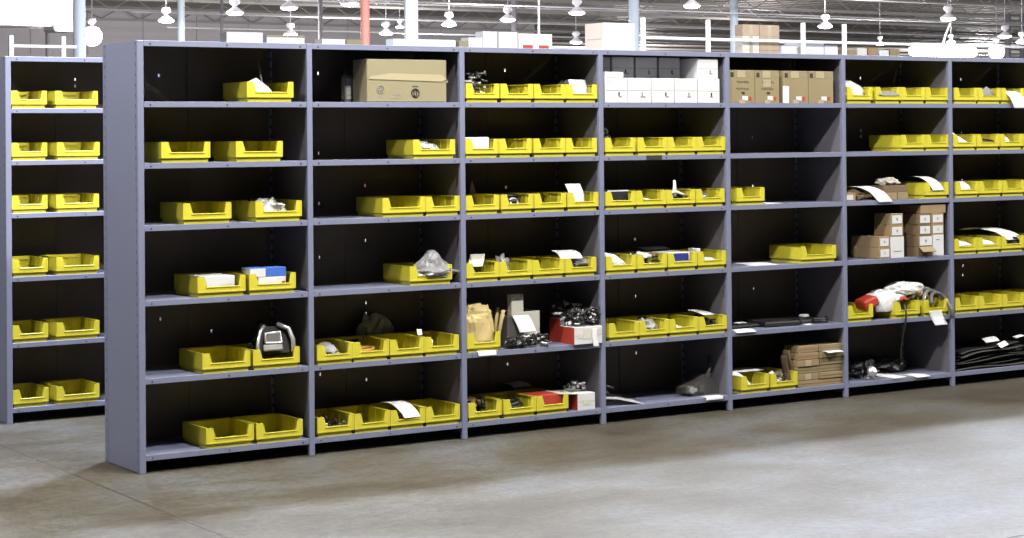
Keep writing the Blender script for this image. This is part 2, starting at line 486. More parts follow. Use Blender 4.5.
row(3, 3, [2.983, 3.2, 3.42, 3.638], ['yellow bin with white foam bag', 'yellow bin of brown parts', 'yellow bin with blue carton', 'yellow bin with white pack'])
row(3, 4, [3.0, 3.213, 3.426, 3.64], ['yellow bin with black rods', 'yellow bin with grey bag', 'yellow bin with white slip', 'yellow bin under white card'])
row(4, 2, [3.935], [E_])
row(4, 3, [4.50], [E_], ['extra'])
row(4, 5, [3.955, 4.18], ['yellow bin with white papers', 'yellow bin with shiny fittings'])
row(5, 0, [4.815, 5.055, 5.268, 5.482], ['yellow bin with white sheet', 'yellow bin with grey label sheet', E_, E_])
row(5, 1, [5.268, 5.48], [E_, E_])
row(5, 2, [5.465], ['yellow bin with curved paper'])
row(5, 4, [4.80, 5.20, 5.45], ['yellow bin under red carton', 'yellow bin under white bag', 'yellow bin under grey hoses'])
row(6, 0, [5.738, 5.95, 6.166, 6.38], ['yellow bin, plain and empty', 'yellow bin with grey card', 'yellow bin with hanging sheet', E_])
row(6, 1, [5.72, 5.935, 6.15, 6.364], ['yellow bin with curled paper', 'yellow bin with black strip', 'yellow bin with white roll', E_])
row(6, 2, [5.738, 5.951, 6.165, 6.38], ['yellow bin with crumpled paper', E_, E_, E_])
row(6, 3, [5.72, 5.934, 6.15, 6.364], ['yellow bin with white paper', 'yellow bin with white form', 'yellow bin with black part', E_])
row(6, 4, [5.725, 5.94, 6.155, 6.37], [E_]*4)
for r, (a, b) in enumerate([(.22,.539),(.20,.548),(.204,.542),(.208,.54),(.213,.54),(.20,.535)]):
    place(0, r, 0, 2, max(a-.106, .124), 'narrow', E_, .006, 0, True); place(0, r, 1, 2, b-.13, 'wide', E_, .006 if r < 5 else .0, 0, True)

# ------------------------------------------------------------------ contents
def where(k): return '%s, %s' % (ROW[k[1]], BAY[k[0]])
def inb(k, fx=0, fy=.5, dz=.0042):
    x, w, z, y0 = B[k]; return Vector((x+fx*(w/2-.012), y0+.012+fy*.262, z+dz))
def paper(label, p, w, l, rx=0, ry=0, rz=0, bend=.02, name='paper_sheet', m='paper', cat='paper', group='loose papers on the shelves', fold=0):
    def fn(u, v):
        x = (u-.5)*w; y = v*l
        z = bend*math.sin(v*math.pi)+fold*abs(u-.5)*w
        return (x, y, z)
    g = G(); g.sheet(fn, 6, 10, .0015)
    o = g.build(name, m); o.matrix_world = TR(*p, rx, ry, rz)
    return tag(o, label, cat, group)
def curl(label, pts, w, name='paper_sheet', m='paper', cat='paper', group='loose papers on the shelves', skew=0):
    # a sheet following a polyline (y, z) smoothly, width along x; pts = (x, y, z) of its mid line
    P = [Vector(p) for p in pts]
    def cr(t):
        n = len(P)-1; k = min(int(t*n), n-1); u = t*n-k
        p0, p1, p2, p3 = P[max(k-1,0)], P[k], P[k+1], P[min(k+2,n)]
        return .5*((2*p1)+(p2-p0)*u+(2*p0-5*p1+4*p2-p3)*u*u+(3*p1-p0-3*p2+p3)*u**3)
    g = G(); g.sheet(lambda u, v: cr(v)+Vector(((u-.5)*w, (u-.5)*skew, 0)), 4, 14, .0015)
    return tag(g.build(name, m), label, cat, group)
def crumple(label, p, d, m, seed, name='plastic_bag', cat='bag', group=None, amp=.3, freq=2.4, peak=None, sub=3, rz=0, extra=None, sq=1.0):
    g = G(); g.blob((0,0,0), d, seed, amp, freq, sub, peak=peak, sq=sq)
    ms = [m]
    if extra:
        ms.append(extra[0]); rd = random.Random(seed)
        for k in range(extra[1]):
            a = Vector(((rd.random()-.5)*d[0]*.6, (rd.random()-.5)*d[1]*.5, d[2]*(.25+.3*rd.random())))
            b = a+Vector((rd.uniform(-.03,.03), rd.uniform(-.03,.03), rd.uniform(0,.02)))
            g.tube([a, (a+b)/2+Vector((0,0,.004)), b], .005, 6, 1)
    o = g.build(name, ms); o.location = p; o.rotation_euler.z = rz
    return tag(o, label, cat, group)
def carton(label, x0, x1, y0, y1, z0, z1, m='white', cat='box', name='carton', group='cartons on the shelves', rz=0, seam=True, marks=(), side=None, piv=None, flaps=None, tilt=0):
    w, d, h = x1-x0, y1-y0, z1-z0
    o = empty(name, ((x0+x1)/2, (y0+y1)/2, z0), rz); o.rotation_euler.y = tilt; tag(o, label, cat, group)
    g = G(); ms = [m]; mi = 0
    g.bbox(-w/2, w/2, -d/2, d/2, 0, h, min(.002, w*.05, h*.05))
    if side: # left face in another colour
        ms.append(side); g.box(-w/2-.0012, -w/2, -d/2+.002, d/2-.002, .002, h-.002, 1)
    g.build('body', ms, o)
    if seam:
        g = G(); g.box(-w/2+.004, w/2-.004, -d/2-.0008, -d/2, h*.48, h*.5); g.build('seam', 'greyink', o)
    for (kind, u0, u1, v0, v1, mm) in marks:
        g = G(); X = lambda u: -w/2+u*w; Z = lambda v: v*h
        g.box(X(u0), X(u1), -d/2-.0016, -d/2-.0002, Z(v0), Z(v1)); g.build(kind, mm, o)
    if flaps:
        for (sgn, ang, ln) in flaps:
            g = G(); g.box(0, ln, -d/2+.002, d/2-.002, 0, .003, T=TR(sgn*w/2, 0, h, 0, ang if sgn > 0 else math.pi-ang, 0))
            g.build('flap', m, o)
    return o
def hardware(label, p, d, seed, name='metal_fittings', ms=('black', 'chrome', 'metal', 'white'), n=14, cat='hardware', group='loose hardware', big=1.0):
    rd = random.Random(seed); g = G()
    zt = .0
    for k in range(n):
        x, y = (rd.random()-.5)*d[0], (rd.random()-.5)*d[1]; z = .008*big+rd.random()*d[2]*.75
        a = rd.random()*6.28; e = rd.uniform(-.25,.25); L = rd.uniform(.02,.05)*big; r = rd.uniform(.004,.009)*big
        v = Vector((math.cos(a), math.sin(a)*.7, e)); c = Vector((x,y,z)); mi = rd.choice(range(len(ms)))
        g.tube([c-v*L*.5, c, c+v*L*.5], r, 7, mi)
        if k % 2: g.lathe([(r*1.9, -r*.6), (r*2.1, 0), (r*1.9, r*.6)], c+v*L*.5, 8, rd.choice(range(len(ms))), T=Matrix.Rotation(a, 4, 'Z') @ Matrix.Rotation(R(80), 4, 'Y'))
    mz = min(v[2] for v in g.v); g.v = [(v[0], v[1], v[2]-mz) for v in g.v]
    o = g.build(name, list(ms)); o.location = p; o['kind'] = 'stuff'
    return tag(o, label, cat, group)
def coil(label, p, r, tr, turns, m, name='cable_coil', cat='cable', seed=0, flat=.6, group=None, tilt=0):
    rd = random.Random(seed); g = G(); pts = []
    n = int(turns*16)
    for i in range(n+1):
        a = i/16*2*math.pi; q = r*(1+.12*math.sin(a*.37+seed)); pts.append((q*math.cos(a), q*flat*math.sin(a), tr+i/n*tr*2*turns*.7+.004*math.sin(a*2.1)))
    g.tube(pts, tr, 7)
    mz = min(v[2] for v in g.v); g.v = [(v[0], v[1], v[2]-mz) for v in g.v]
    o = g.build(name, m); o.location = p; o.rotation_euler.x = tilt
    return tag(o, label, cat, group)

# --- leftmost bay
k = (0,0,0)
g = G(); g.prism([(-.12,.098),(-.065,.122),(.0,.075),(.022,.05),(-.068,.05)], 0, .0025)
o = g.build('leaflet', 'paper'); o.location = (B[k][0], B[k][3]+.018, B[k][2]); o.rotation_euler.x = R(-4)
tag(o, 'white leaflet leaning out of the only bin on the top shelf, leftmost bay', 'leaflet', 'loose papers on the shelves')
crumple('dark wrapped part lying in the top shelf bin, leftmost bay', inb(k,.25,.6), (.1,.09,.085), 'charcoal', 3, 'wrapped_part', 'part')
g = G(); g.tube([(0,0,0),(.002,.03,.1),(.0,.06,.18)], .007, 6); g.tube([(.0,.06,.18),(.012,.075,.25)], .004, 6)
o = g.build('thin_rod', 'charcoal'); o.location = inb(k,.12,.35); tag(o, 'thin dark rod standing up in the top shelf bin, leftmost bay', 'rod')
k = (0,2,1)
crumple('clear bag of silver fittings heaped in a bin, third shelf, leftmost bay', inb(k,.0,.35), (.17,.17,.12), 'clear', 5, 'bag_of_fittings', extra=('metal', 12), amp=.35)
crumple('black fittings bag behind the silver bag, third shelf, leftmost bay', inb(k,-.05,.88), (.14,.06,.14), 'black', 6, 'fittings_bag')
k = (0,3,0); x, w, z, y = B[k]
carton('white carton filling the left bin, fourth shelf, leftmost bay', x-.085, x+.085, y+.03, y+.25, z+.0045, z+.100, 'white', seam=False, marks=[('label', .55, .9, .3, .6, 'offwhite')])
k = (0,3,1); x, w, z, y = B[k]
carton('white carton sitting inside the right bin, fourth shelf, leftmost bay', x-.07, x+.085, y+.02, y+.25, z+.0045, z+.084, 'white', seam=False, marks=[('mark', .86, .97, .4, .7, 'red')])
o = carton('flat blue carton with white end lying on the right bin, fourth shelf, leftmost bay', x-.115, x+.085, y+.02, y+.12, z+.0843, z+.131, 'blue', seam=False, side='white')
g = G(); g.box(-.1, -.015, -.0515, -.0502, .002, .043); g.build('label', 'white', o)
k = (0,4,1); x, w, z, y = B[k]
o = empty('engine_cover', (x+.012, y+.02, z+.055)); tag(o, 'chrome and black engine cover standing in the right bin, fifth shelf, leftmost bay', 'part')
o.rotation_euler = (R(-14), 0, R(-4)); o.location.z += .02; o.location.y += .02
g = G(); g.prism([(-.09,0),(.09,0),(.098,.07),(.07,.135),(-.03,.14),(-.085,.08)], .02, .10); g.build('housing', 'black', o)
g = G()
g.tube([(-.092,.0,0),(-.092,-.004,.045),(-.072,.0,.11),(-.04,.012,.142)], .009, 8)
g.tube([(.10,.0,0),(.102,-.004,.06),(.085,.0,.12),(.03,.015,.148)], .013, 8)
g.build('chrome_arch', 'chrome', o)
g = G(); g.bbox(-.06,.045,-.006,.012,.01,.045,.006); g.bbox(-.045,.035,-.006,.01,.05,.10,.006)
g.tube([(-.05,-.004,.052),(-.045,-.004,.10),(.035,-.004,.104),(.04,-.004,.05),(-.05,-.004,.052)], .006, 7); g.build('face_plate', 'chrome', o)
g = G(); g.bbox(-.038,.028,-.009,-.006,.056,.095,.001); g.build('grille', 'charcoal', o)
g = G(); g.lathe([(.02,0),(.024,.01),(.024,.03),(.014,.045)], (-.04,.05,.128)); g.build('filler_cap', 'rubber', o)
hardware('black hose ends piled beside the chrome cover, fifth shelf, leftmost bay', (x-.06, y+.17, z+.0045), (.09,.09,.12), 4, 'hose_ends', ('black','rubber','charcoal'), 16, big=1.4)

# --- second bay
zt = ZS[0]
o = empty('cardboard_box', (1.503, .022, zt)); o.scale = (1.055, 1, 1.05); tag(o, 'large pale cardboard box with clear tape and recycling ring, top shelf, second bay', 'box')
g = G(); g.bbox(-.229,.229,0,.16,0,.216,.004)
g.build('body', 'bigbox', o)
g = G(); g.box(-.226,.226,-.0015,.0,.118,.121); g.prism([(.226,.098),(.236,.104),(.23,.112),(.226,.12)], -.004, .0, 'y'); g.build('flap_edge', 'kraft', o)
g = G(); g.prism([(-.22,.115),(.2,.105),(.225,.118),(.2,.14),(-.1,.145),(-.215,.128)], -.0035, -.0016); g.build('tape', 'tape', o)
def arc(cx, cz, r, a0, a1, n=14, y=-.0016): return [(cx+r*math.cos(R(a0+(a1-a0)*i/n)), y, cz+r*math.sin(R(a0+(a1-a0)*i/n))) for i in range(n+1)]
g = G(); cx, cz = .045, .047
g.tube(arc(cx, cz, .021, 30, 205), .0035, 5); g.tube(arc(cx, cz, .021, 215, 385), .0035, 5)
g.tube(arc(cx, cz+.006, .0085, -20, 230, 10), .0028, 5); g.tube(arc(cx, cz-.007, .0085, 160, 410, 10), .0028, 5)
for i in range(4): g.box(cx-.016+i*.009, cx-.010+i*.009, -.0012, 0, cz+.030, cz+.036)
g.build('recycling_mark', 'ink', o)
g = G(); cx = -.155
g.tube(arc(cx, .062, .02, 0, 360, 20), .0012, 4)
for dx in (-.011, 0, .011): g.tube([(cx+dx, -.001, .046), (cx+dx, -.001, .078)], .001, 4)
for zz in (.052, .062, .072): g.tube([(cx-.017, -.001, zz), (cx+.017, -.001, zz)], .001, 4)
g.prism([(cx-.009,.030),(cx+.009,.030),(cx,.020)], -.0012, 0); g.build('printed_emblem', 'greyink', o)
g = G()
for i in range(5): g.box(-.08+i*.009, -.074+i*.009, -.0012, 0, .034, .044)
g.box(-.105, -.03, -.0012, 0, .020, .022); g.build('small_print', 'greyink', o)
o = empty('spray_bottle', (1.262, .24, zt)); tag(o, 'small dark bottle with grey label left of the big box, second bay', 'bottle')
g = G(); g.bbox(-.026,.026,-.026,.026,0,.15,.006); g.build('body', 'charcoal', o)
g = G(); g.lathe([(.012,.15),(.012,.158),(.018,.16),(.018,.178),(.01,.182)]); g.build('cap', 'black', o)
g = G(); g.box(-.022,.022,-.0275,-.0262,.02,.13); g.build('label', 'pouch', o)
g = G(); g.box(-.0275,-.0262,-.022,.022,.02,.13)
for zz in (.035,.06,.085): g.box(-.016,.012,-.0282,-.0276,zz,zz+.012)
g.build('print', 'greyink', o)
k = (1,1,0); crumple('clear bag of blue fittings in the only bin, second shelf, second bay', inb(k,.0,.45), (.17,.2,.1), 'clear', 9, 'clear_bag', extra=('blue', 5))
k = (1,3,0)
crumple('large clear plastic bag spilling over a bin, fourth shelf, second bay', inb(k,.42,.22,.03), (.27,.17,.085), 'silver', 12, 'clear_bag', peak=(-.1,0,.075), amp=.2, freq=2.0, sub=4)
hardware('black fittings left of the clear bag, fourth shelf, second bay', inb(k,-.6,.5), (.08,.16,.12), 8, 'black_fittings', ('black','rubber','metal'), 16, big=1.2)
k = (1,4,0)
for q, (fx, fy, dz, rz) in enumerate([(-.3,.3,.0,.3),(.35,.3,.0,-.4),(0,.55,.036,.2),(-.2,.15,.037,1.1),(.3,.62,.036,.9)]):
    nm = ['left at front', 'right at front', 'in the middle', 'topmost', 'right at back'][q]
    p = inb(k, fx*.8, fy, .005+dz*1.0)
    crumple('small grey film packet %s, first bin, fifth shelf, second bay' % nm, p, (.105,.09,.062), 'pouch', 20+q, 'film_packet', 'packet', 'grey film packets', rz=rz, sub=2)
k = (1,4,1); coil('brown and black hose coiled in the second bin, fifth shelf, second bay', inb(k,.1,.4), .07, .012, 2.4, 'brownhose', 'coiled_hose', 'hose')
coil('black hose coil at the back of the second bin, fifth shelf, second bay', inb(k,-.1,.75,.062), .045, .008, 1.6, 'rubber', 'coiled_hose', 'hose')
k = (1,4,2); crumple('grey translucent bag rising behind the third bin, fifth shelf, second bay', (B[k][0]+.0, .36, ZS[4]), (.19,.1,.24), 'pouch', 31, 'grey_bag')
k = (1,4,3); x, w, z, y = B[k]
curl('white tag standing between third and fourth bins, fifth shelf, second bay', [(x-.108, .05, z+.1095), (x-.108, .055, z+.128), (x-.105, .065, z+.14)], .028, 'tag', cat='tag')
curl('white slip leaning inside the fourth bin, fifth shelf, second bay', [(x-.06, .02, z+.045), (x-.04, .06, z+.075), (x-.03, .1, z+.088)], .03, 'slip')
k = (1,5,0); hardware('black part lying in the first bin, bottom shelf, second bay', inb(k,.1,.5), (.13,.2,.05), 15, 'black_part', ('black','rubber','charcoal'), 14, 'part', None, 1.4)
crumple('white crumpled paper in the first bin, bottom shelf, second bay', inb(k,-.62,.08,.045), (.06,.05,.03), 'paper', 16, 'crumpled_paper', 'paper', sub=2)
k = (1,5,2); x, w, z, y = B[k]
curl('white sheet draped over the third bin, bottom shelf, second bay', [(x+.025,-.004,z+.058), (x+.02,.035,z+.09), (x,.10,z+.125), (x-.02,.19,z+.125)], .105, skew=.01)
hardware('brown fittings under the white sheet, bottom shelf, second bay', inb(k,.35,.6), (.09,.1,.07), 18, 'brown_fittings', ('kraftdark','rubber','brownhose'), 12, big=1.2)

# --- third bay
k = (2,0,0); hardware('tangle of dark metal springs in the first bin, top shelf, third bay', inb(k,-.15,.3), (.13,.15,.19), 21, 'metal_springs', ('charcoal','metal','pouch','black'), 34)
k = (2,0,3); x, w, z, y = B[k]
curl('folded white paper standing in the fourth bin, top shelf, third bay', [(x+.0,.022,z+.045), (x+.0,.03,z+.08), (x+.005,.06,z+.13)], .13, skew=.02)
crumple('dark plastic wrap behind the folded paper, top shelf, third bay', inb(k,.0,.6), (.15,.14,.14), 'charcoal', 23, 'plastic_wrap', 'wrap')
k = (2,1,0); x, w, z, y = B[k]
carton('flat white carton lying in the first bin, second shelf, third bay', x-.096, x+.055, y+.016, y+.24, z+.0045, z+.112, 'white', seam=False)
k = (2,2,0); crumple('scrap of white paper in the first bin, third shelf, third bay', inb(k,-.7,.1,.005), (.05,.05,.09), 'paper', 26, 'paper_scrap', 'paper', sub=2)
k = (2,2,1); coil('black cable coil in the second bin, third shelf, third bay', inb(k,-.15,.35,.03), .075, .010, 3.6, 'rubber', seed=2, tilt=.25)
g = G(); g.tube([(.026*math.cos(i/12*6.283), .012*math.sin(i/12*6.283), .018*math.sin(i/12*6.283)+.02) for i in range(13)], .006, 7)
o = g.build('pipe_clamp', 'chrome'); o.location = inb(k,.05,.12,.04); tag(o, 'shiny ring clamp at the front of the black cable, third shelf, third bay', 'clamp')
crumple('small white packet standing behind the second bin, third shelf, third bay', (B[k][0]-.09, .33, ZS[2]), (.05,.04,.17), 'white', 28, 'white_packet', 'packet', sub=2)
k = (2,2,3); x, w, z, y = B[k]
curl('white paper standing bent in the fourth bin, third shelf, third bay', [(x-.03,.02,z+.05), (x-.035,.022,z+.10), (x-.05,.035,z+.15)], .1)
k = (2,3,0); x, w, z, y = B[k]
curl('grey white sheet leaning out of the first bin, fourth shelf, third bay', [(x-.055,.0,z+.085), (x+.0,.07,z+.112), (x+.06,.16,z+.14)], .085, skew=-.02, m='midgrey' if 0 else 'offwhite')
hardware('dark fittings behind the leaning sheet, fourth shelf, third bay', inb(k,.45,.8), (.06,.07,.12), 30, 'dark_fittings', ('black','charcoal'), 10)
k = (2,3,1); crumple('clear pouch standing in the second bin, fourth shelf, third bay', inb(k,-.55,.2), (.07,.1,.15), 'silver', 32, 'clear_pouch')
k = (2,3,3); x, w, z, y = B[k]
crumple('white and clear packets heaped in the fourth bin, fourth shelf, third bay', inb(k,.05,.35), (.165,.17,.125), 'silver', 34, 'packet_heap', 'packet', freq=3.2, amp=.4)
curl('white sheet lying over the packets in the fourth bin, fourth shelf, third bay', [(x-.05,.02,z+.10), (x-.045,.06,z+.128), (x-.04,.13,z+.142)], .13, skew=-.03)
# parcels on the fifth shelf
zs = ZS[4]; k = (2,4,0); x, w, z, y = B[k]
crumple('tall crumpled kraft paper bag standing in the bin, fifth shelf, third bay', inb(k,.0,.42,.0045), (.190,.20,.29), 'bagkraft', 41, 'paper_bag', amp=.09, freq=3.4, sub=4, sq=.55)
for q, (xx, yy, lean, L, r) in enumerate([(2.092,.10,.050,.205,.011),(2.098,.135,.03,.22,.010),(2.088,.165,.012,.20,.010)]):
    g = G(); g.tube([(0,0,0),(lean*.5,.0,L*.5),(lean,.0,L)], [r*.8, r, r*1.1], 9)
    o = g.build('kraft_tube', 'bagkraft'); o.location = (xx, yy, zs+.003)
    tag(o, 'rolled kraft paper tube, %s of three leaning by the paper bag, third bay' % ['frontmost', 'middle one', 'rearmost'][q], 'tube', 'kraft tubes')
carton('small grey-white carton at the bottom beside the tubes, fifth shelf, third bay', 2.185, 2.265, .215, .33, zs, zs+.10, 'offwhite')
carton('small grey-white carton stacked on another beside the tubes, fifth shelf, third bay', 2.187, 2.262, .216, .32, zs+.1003, zs+.185, 'offwhite')
carton('small beige carton with printed front above the tilted paper, fifth shelf, third bay', 2.180, 2.258, .075, .12, zs+.1753, zs+.292, 'offwhite', seam=False, marks=[('print', .1,.22,.9,.94,'ink'), ('print', .72,.84,.9,.94,'ink'), ('print', .2,.8,.72,.75,'greyink'), ('print', .3,.7,.78,.8,'greyink')])
carton('grey carton standing behind the tilted white paper, fifth shelf, third bay', 2.280, 2.392, .115, .29, zs, zs+.19, 'offwhite', marks=[('label', .5,.95,.1,.6,'offwhite')])
curl('white paper sheet tilted against the grey carton, fifth shelf, third bay', [(2.262,.035,zs+.085), (2.247,.044,zs+.13), (2.228,.060,zs+.178)], .108)
carton('small dark carton propping the tilted paper, fifth shelf, third bay', 2.150, 2.258, .07, .2, zs, zs+.175, 'charcoal', seam=False)
hardware('black and chrome fittings strewn on the front of the fifth shelf, third bay', (2.25, .03, zs), (.25,.055,.07), 44, 'metal_fittings', ('black','black','rubber','chrome','black','rubber','black','white'), 80, big=.9)
x0, x1 = 2.535, 2.724
o = carton('white and red carton of hose fittings, fifth shelf, third bay', x0, x1, -.018, .13, zs, zs+.096, 'white', side='red', marks=[('print', .32,.6,.3,.85,'offwhite'), ('print', .76,.97,.55,.85,'offwhite'), ('print', .1,.3,.35,.6,'offwhite')])
carton('white carton behind the white and red one, fifth shelf, third bay', x0+.01, x1-.05, .136, .25, zs, zs+.135, 'white', side='red')
hardware('black and white fittings heaped on the red and white carton, third bay', ((x0+x1)/2, .058, zs+.0965), (.19,.15,.11), 46, 'hose_fittings', ('black','rubber','black','white','black','rubber','black','charcoal'), 120, big=.85)
hardware('black fittings on the rear white carton, fifth shelf, third bay', ((x0+x1)/2-.02, .195, zs+.1355), (.16,.1,.08), 47, 'hose_fittings', ('black','rubber','black','white'), 60, big=1.2)
curl('torn white flap of paper hanging over the shelf edge below the red carton', [(2.67,-.0205,zs+.085), (2.67,-.021,zs+.03), (2.678,-.023,zs-.016)], .035, 'paper_flap')
curl('white shelf tag on the edge under the kraft paper bag', [(1.965,.02,zs+.0025), (1.967,-.004,zs+.0025), (1.968,-.011,zs-.02)], .115, 'shelf_tag', cat='tag')
# bottom shelf
k = (2,5,0); hardware('brown and black fittings in the first bin, bottom shelf, third bay', inb(k,.1,.4), (.13,.17,.08), 51, 'brown_fittings', ('kraftdark','black','brownhose','rubber'), 26, big=1.3)
k = (2,5,1); coil('black drive belts looped in the second bin, bottom shelf, third bay', inb(k,-.1,.42), .08, .012, 3.4, 'rubber', 'drive_belts', 'belt', 3)
k = (2,5,2); x, w, z, y = B[k]
carton('red carton lying in the third bin, bottom shelf, third bay', x-.08, x+.078, y+.02, y+.22, z+.0045, z+.102, 'red', seam=False)
paper('white card behind the second and third bins, bottom shelf, third bay', (2.415,.33,z+.115), .13, .11, R(8), 0, .1, .006)
LABEL_BASE = carton('box under the white card, behind the bins, bottom shelf, third bay', 2.35, 2.49, .32, .43, z, z+.110, 'kraftdark', seam=False)
carton('open white carton with red side beside the bins, bottom shelf, third bay', 2.574, 2.692, .012, .22, z, z+.094, 'white', side='red', flaps=[(-1, R(-5), .12)], marks=[('print', .3,.7,.3,.6,'offwhite')])
hardware('chrome fittings sticking out of the open carton, bottom shelf, third bay', (2.634, .13, z+.0945), (.09,.12,.06), 55, 'chrome_fittings', ('chrome','metal','black'), 16)

# --- middle bay
zt = ZS[0]
XB = [2.775, 2.94, 3.108, 3.277, 3.446, 3.612]
def wbox(i, lab, x0, x1, y0, y1, z0, z1, q):
    rd = random.Random(q)
    mk = [('label', .08,.3,.86,.95,'offwhite')] if q % 3 == 0 else []
    mk += [('print', .52+.1*rd.random(),.66+.1*rd.random(),.22,.27,'greyink'), ('print', .58,.64,.27,.42,'greyink' if q % 2 else 'ink')]
    carton(lab, x0+.0035, x1-.0035, y0, y1, z0, z1, 'white', group='white cartons on the top shelf', marks=mk)
for i in range(5):
    h = .142
    wbox(i, 'white carton, %s from left in the lower row, top shelf, middle bay' % (ORD+['fifth'])[i], XB[i], XB[i+1], .014 if i else .01, .40, zt, zt+h, i)
for i in range(5):
    y0 = .02 if i == 4 else .17
    wbox(i, 'white carton, %s from left in the upper row, top shelf, middle bay' % (ORD+['fifth'])[i], XB[i]+.002, XB[i+1]-.006+(.0 if i == 4 else 0), y0, .41, zt+.1423, zt+.1423+(.118 if i == 4 else .126), i+7)
carton('small white carton on the first lower one at the front, top shelf, middle bay', XB[0]+.006, XB[0]+.135, .012, .12, zt+.1423, zt+.175, 'white', seam=False, group='white cartons on the top shelf', marks=[('print', .06,.5,.0,.08,'greyink')])
k = (3,1,0); hardware('dark hand tool sticking up in the first bin, second shelf, middle bay', inb(k,-.5,.3,.05), (.05,.1,.14), 61, 'hand_tool', ('black','charcoal'), 12, 'tool', None, 1.2)
x, w, z, y = B[(3,1,1)]
g = G(); g.box(-.05,.06,-.0018,-.0004,-.026,-.002); o = g.build('dark_edge_strip', 'ink'); o.location = (x, 0, z); tag(o, 'black strip on the shelf edge under the second bin, middle bay', 'label')  # flat black strip set on the shelf front below the bin
k = (3,2,0); x, w, z, y = B[k]
carton('black carton with white rim in the first bin, third shelf, middle bay', x-.078, x+.068, y+.02, y+.2, z+.0045, z+.108, 'black', seam=False, marks=[('trim', 0,1,.93,1,'white'), ('trim', 0,.04,0,.93,'white')])
k = (3,2,1); paper('white slip lying in the second bin, third shelf, middle bay', inb(k,-.2,.02,.045), .09, .14, R(2), 0, 0, .008)
k = (3,2,2); x, w, z, y = B[k]
crumple('black moulded part in the third bin, third shelf, middle bay', inb(k,.0,.38), (.16,.17,.11), 'black', 64, 'black_part', 'part')
g = G(); g.tube([(-.02,.0,.05),(-.022,-.008,.1),(-.018,.0,.155)], [.010,.012,.008], 8); g.tube([(-.08,.01,.075),(-.02,-.012,.09),(.075,.004,.06)], [.007,.010,.008], 8)
o = g.build('white_strap', 'white'); o.location = (x, y+.035, z+.0); tag(o, 'white crossed straps over the black part, third shelf, middle bay', 'strap')
k = (3,2,3); x, w, z, y = B[k]
g = G(); g.lathe([(.05,0),(.055,.006),(.03,.012),(.03,.04),(.055,.046),(.05,.052),(.018,.052),(.016,.03)], seg=20); o = g.build('wire_spool', 'metal'); o.location = inb(k,-.15,.35,.03); o.rotation_euler = (R(22),0,0)
tag(o, 'silver wire spool in the fourth bin, third shelf, middle bay', 'spool')
k = (3,3,0); x, w, z, y = B[k]
crumple('white foam bag filling the first bin, fourth shelf, middle bay', inb(k,-.12,.4), (.165,.2,.125), 'paper', 67, 'foam_bag', amp=.14, freq=1.6)
k = (3,3,1); hardware('brown, black and white pieces in the second bin, fourth shelf, middle bay', inb(k,.0,.42), (.15,.18,.09), 68, 'mixed_pieces', ('black','brownhose','white','black','kraftdark'), 30, 'parts', None, 1.6)
k = (3,3,2); x, w, z, y = B[k]
carton('white carton with blue panel in the third bin, fourth shelf, middle bay', x-.075, x+.07, y+.02, y+.21, z+.0045, z+.102, 'white', seam=False, marks=[('panel', .17,.92,.52,.95,'navy')])
paper('white sheet behind the blue panelled carton, fourth shelf, middle bay', (x+.0, y+.235, z+.112), .19, .12, R(4), 0, .05, .006)
LB2 = carton('brown carton behind the third bin, fourth shelf, middle bay', x-.09, x+.09, y+.295, y+.4, z, z+.108, 'kraftdark', seam=False)
k = (3,3,3); x, w, z, y = B[k]
carton('small white pack standing in the fourth bin, fourth shelf, middle bay', x-.075, x-.045, y+.05, y+.13, z+.0045, z+.118, 'white', seam=False)
paper('white slip in the fourth bin, fourth shelf, middle bay', inb(k,-.1,.0,.048), .11, .12, R(6), 0, .0, .006)
k = (3,4,0)
for q in range(4):
    g = G(); L = .17+.02*q; g.tube([(0,0,0),(-.01*q+.01,.02,L*.5),(.02-.012*q,.03,L)], .005, 6)
    o = g.build('black_rod', 'rubber'); o.location = (B[k][0]-.07+.03*q, .32+.018*q, ZS[4])
    tag(o, 'thin black rod, %s of four standing behind the first bin, fifth shelf, middle bay' % ORD[q], 'rod', 'thin black rods')
k = (3,4,1); crumple('crumpled grey bag in the second bin, fifth shelf, middle bay', inb(k,-.12,.32), (.14,.16,.115), 'pouch', 73, 'grey_bag')
k = (3,4,2); crumple('white slip crumpled in the third bin, fifth shelf, middle bay', inb(k,-.35,.1,.02), (.09,.06,.05), 'paper', 74, 'paper_scrap', 'paper', sub=2)
k = (3,4,3); x, w, z, y = B[k]
paper('white card lying across the fourth bin, fifth shelf, middle bay', (x+.015, .05, z+.1055), .115, .13, R(10), R(3), .25, .004, 'white_card')
hardware('black fittings under the white card, fifth shelf, middle bay', inb(k,.0,.5), (.14,.18,.1), 75, 'black_fittings', ('black','charcoal','metal'), 30, big=1.3)
# bottom shelf parts
z = ZS[5]
o = empty('trim_moulding', (2.90, .05, z)); tag(o, 'long black trim moulding with white edge, bottom shelf, middle bay', 'part'); o.rotation_euler.z = R(-16)
g = G(); g.prism([(-.10,.012),(-.05,.05),(.0,.045),(.06,.03),(.13,.0),(-.1,.0)], .0, .16); g.bbox(-.11,-.05,.05,.13,.0,.075,.01); g.tube([(-.09,.1,.05),(-.06,.11,.1),(-.01,.11,.08)], .012, 8); g.build('body', 'black', o)
g = G(); g.prism([(-.10,.052),(-.03,.048),(.06,.030),(.132,.004),(.132,.0),(.05,.018),(-.03,.036),(-.1,.040)], -.012, -.001); g.build('edge_strip', 'white', o)
hardware('black clips scattered behind the trim moulding, bottom shelf, middle bay', (2.86, .32, z), (.12,.1,.06), 78, 'plastic_clips', ('black','rubber','charcoal'), 16, big=1.4)
o = empty('bumper_bracket', (3.535, .13, z)); o.scale = (.8, .9, .74); tag(o, 'dark grey plastic bumper bracket lying at right, bottom shelf, middle bay', 'part')
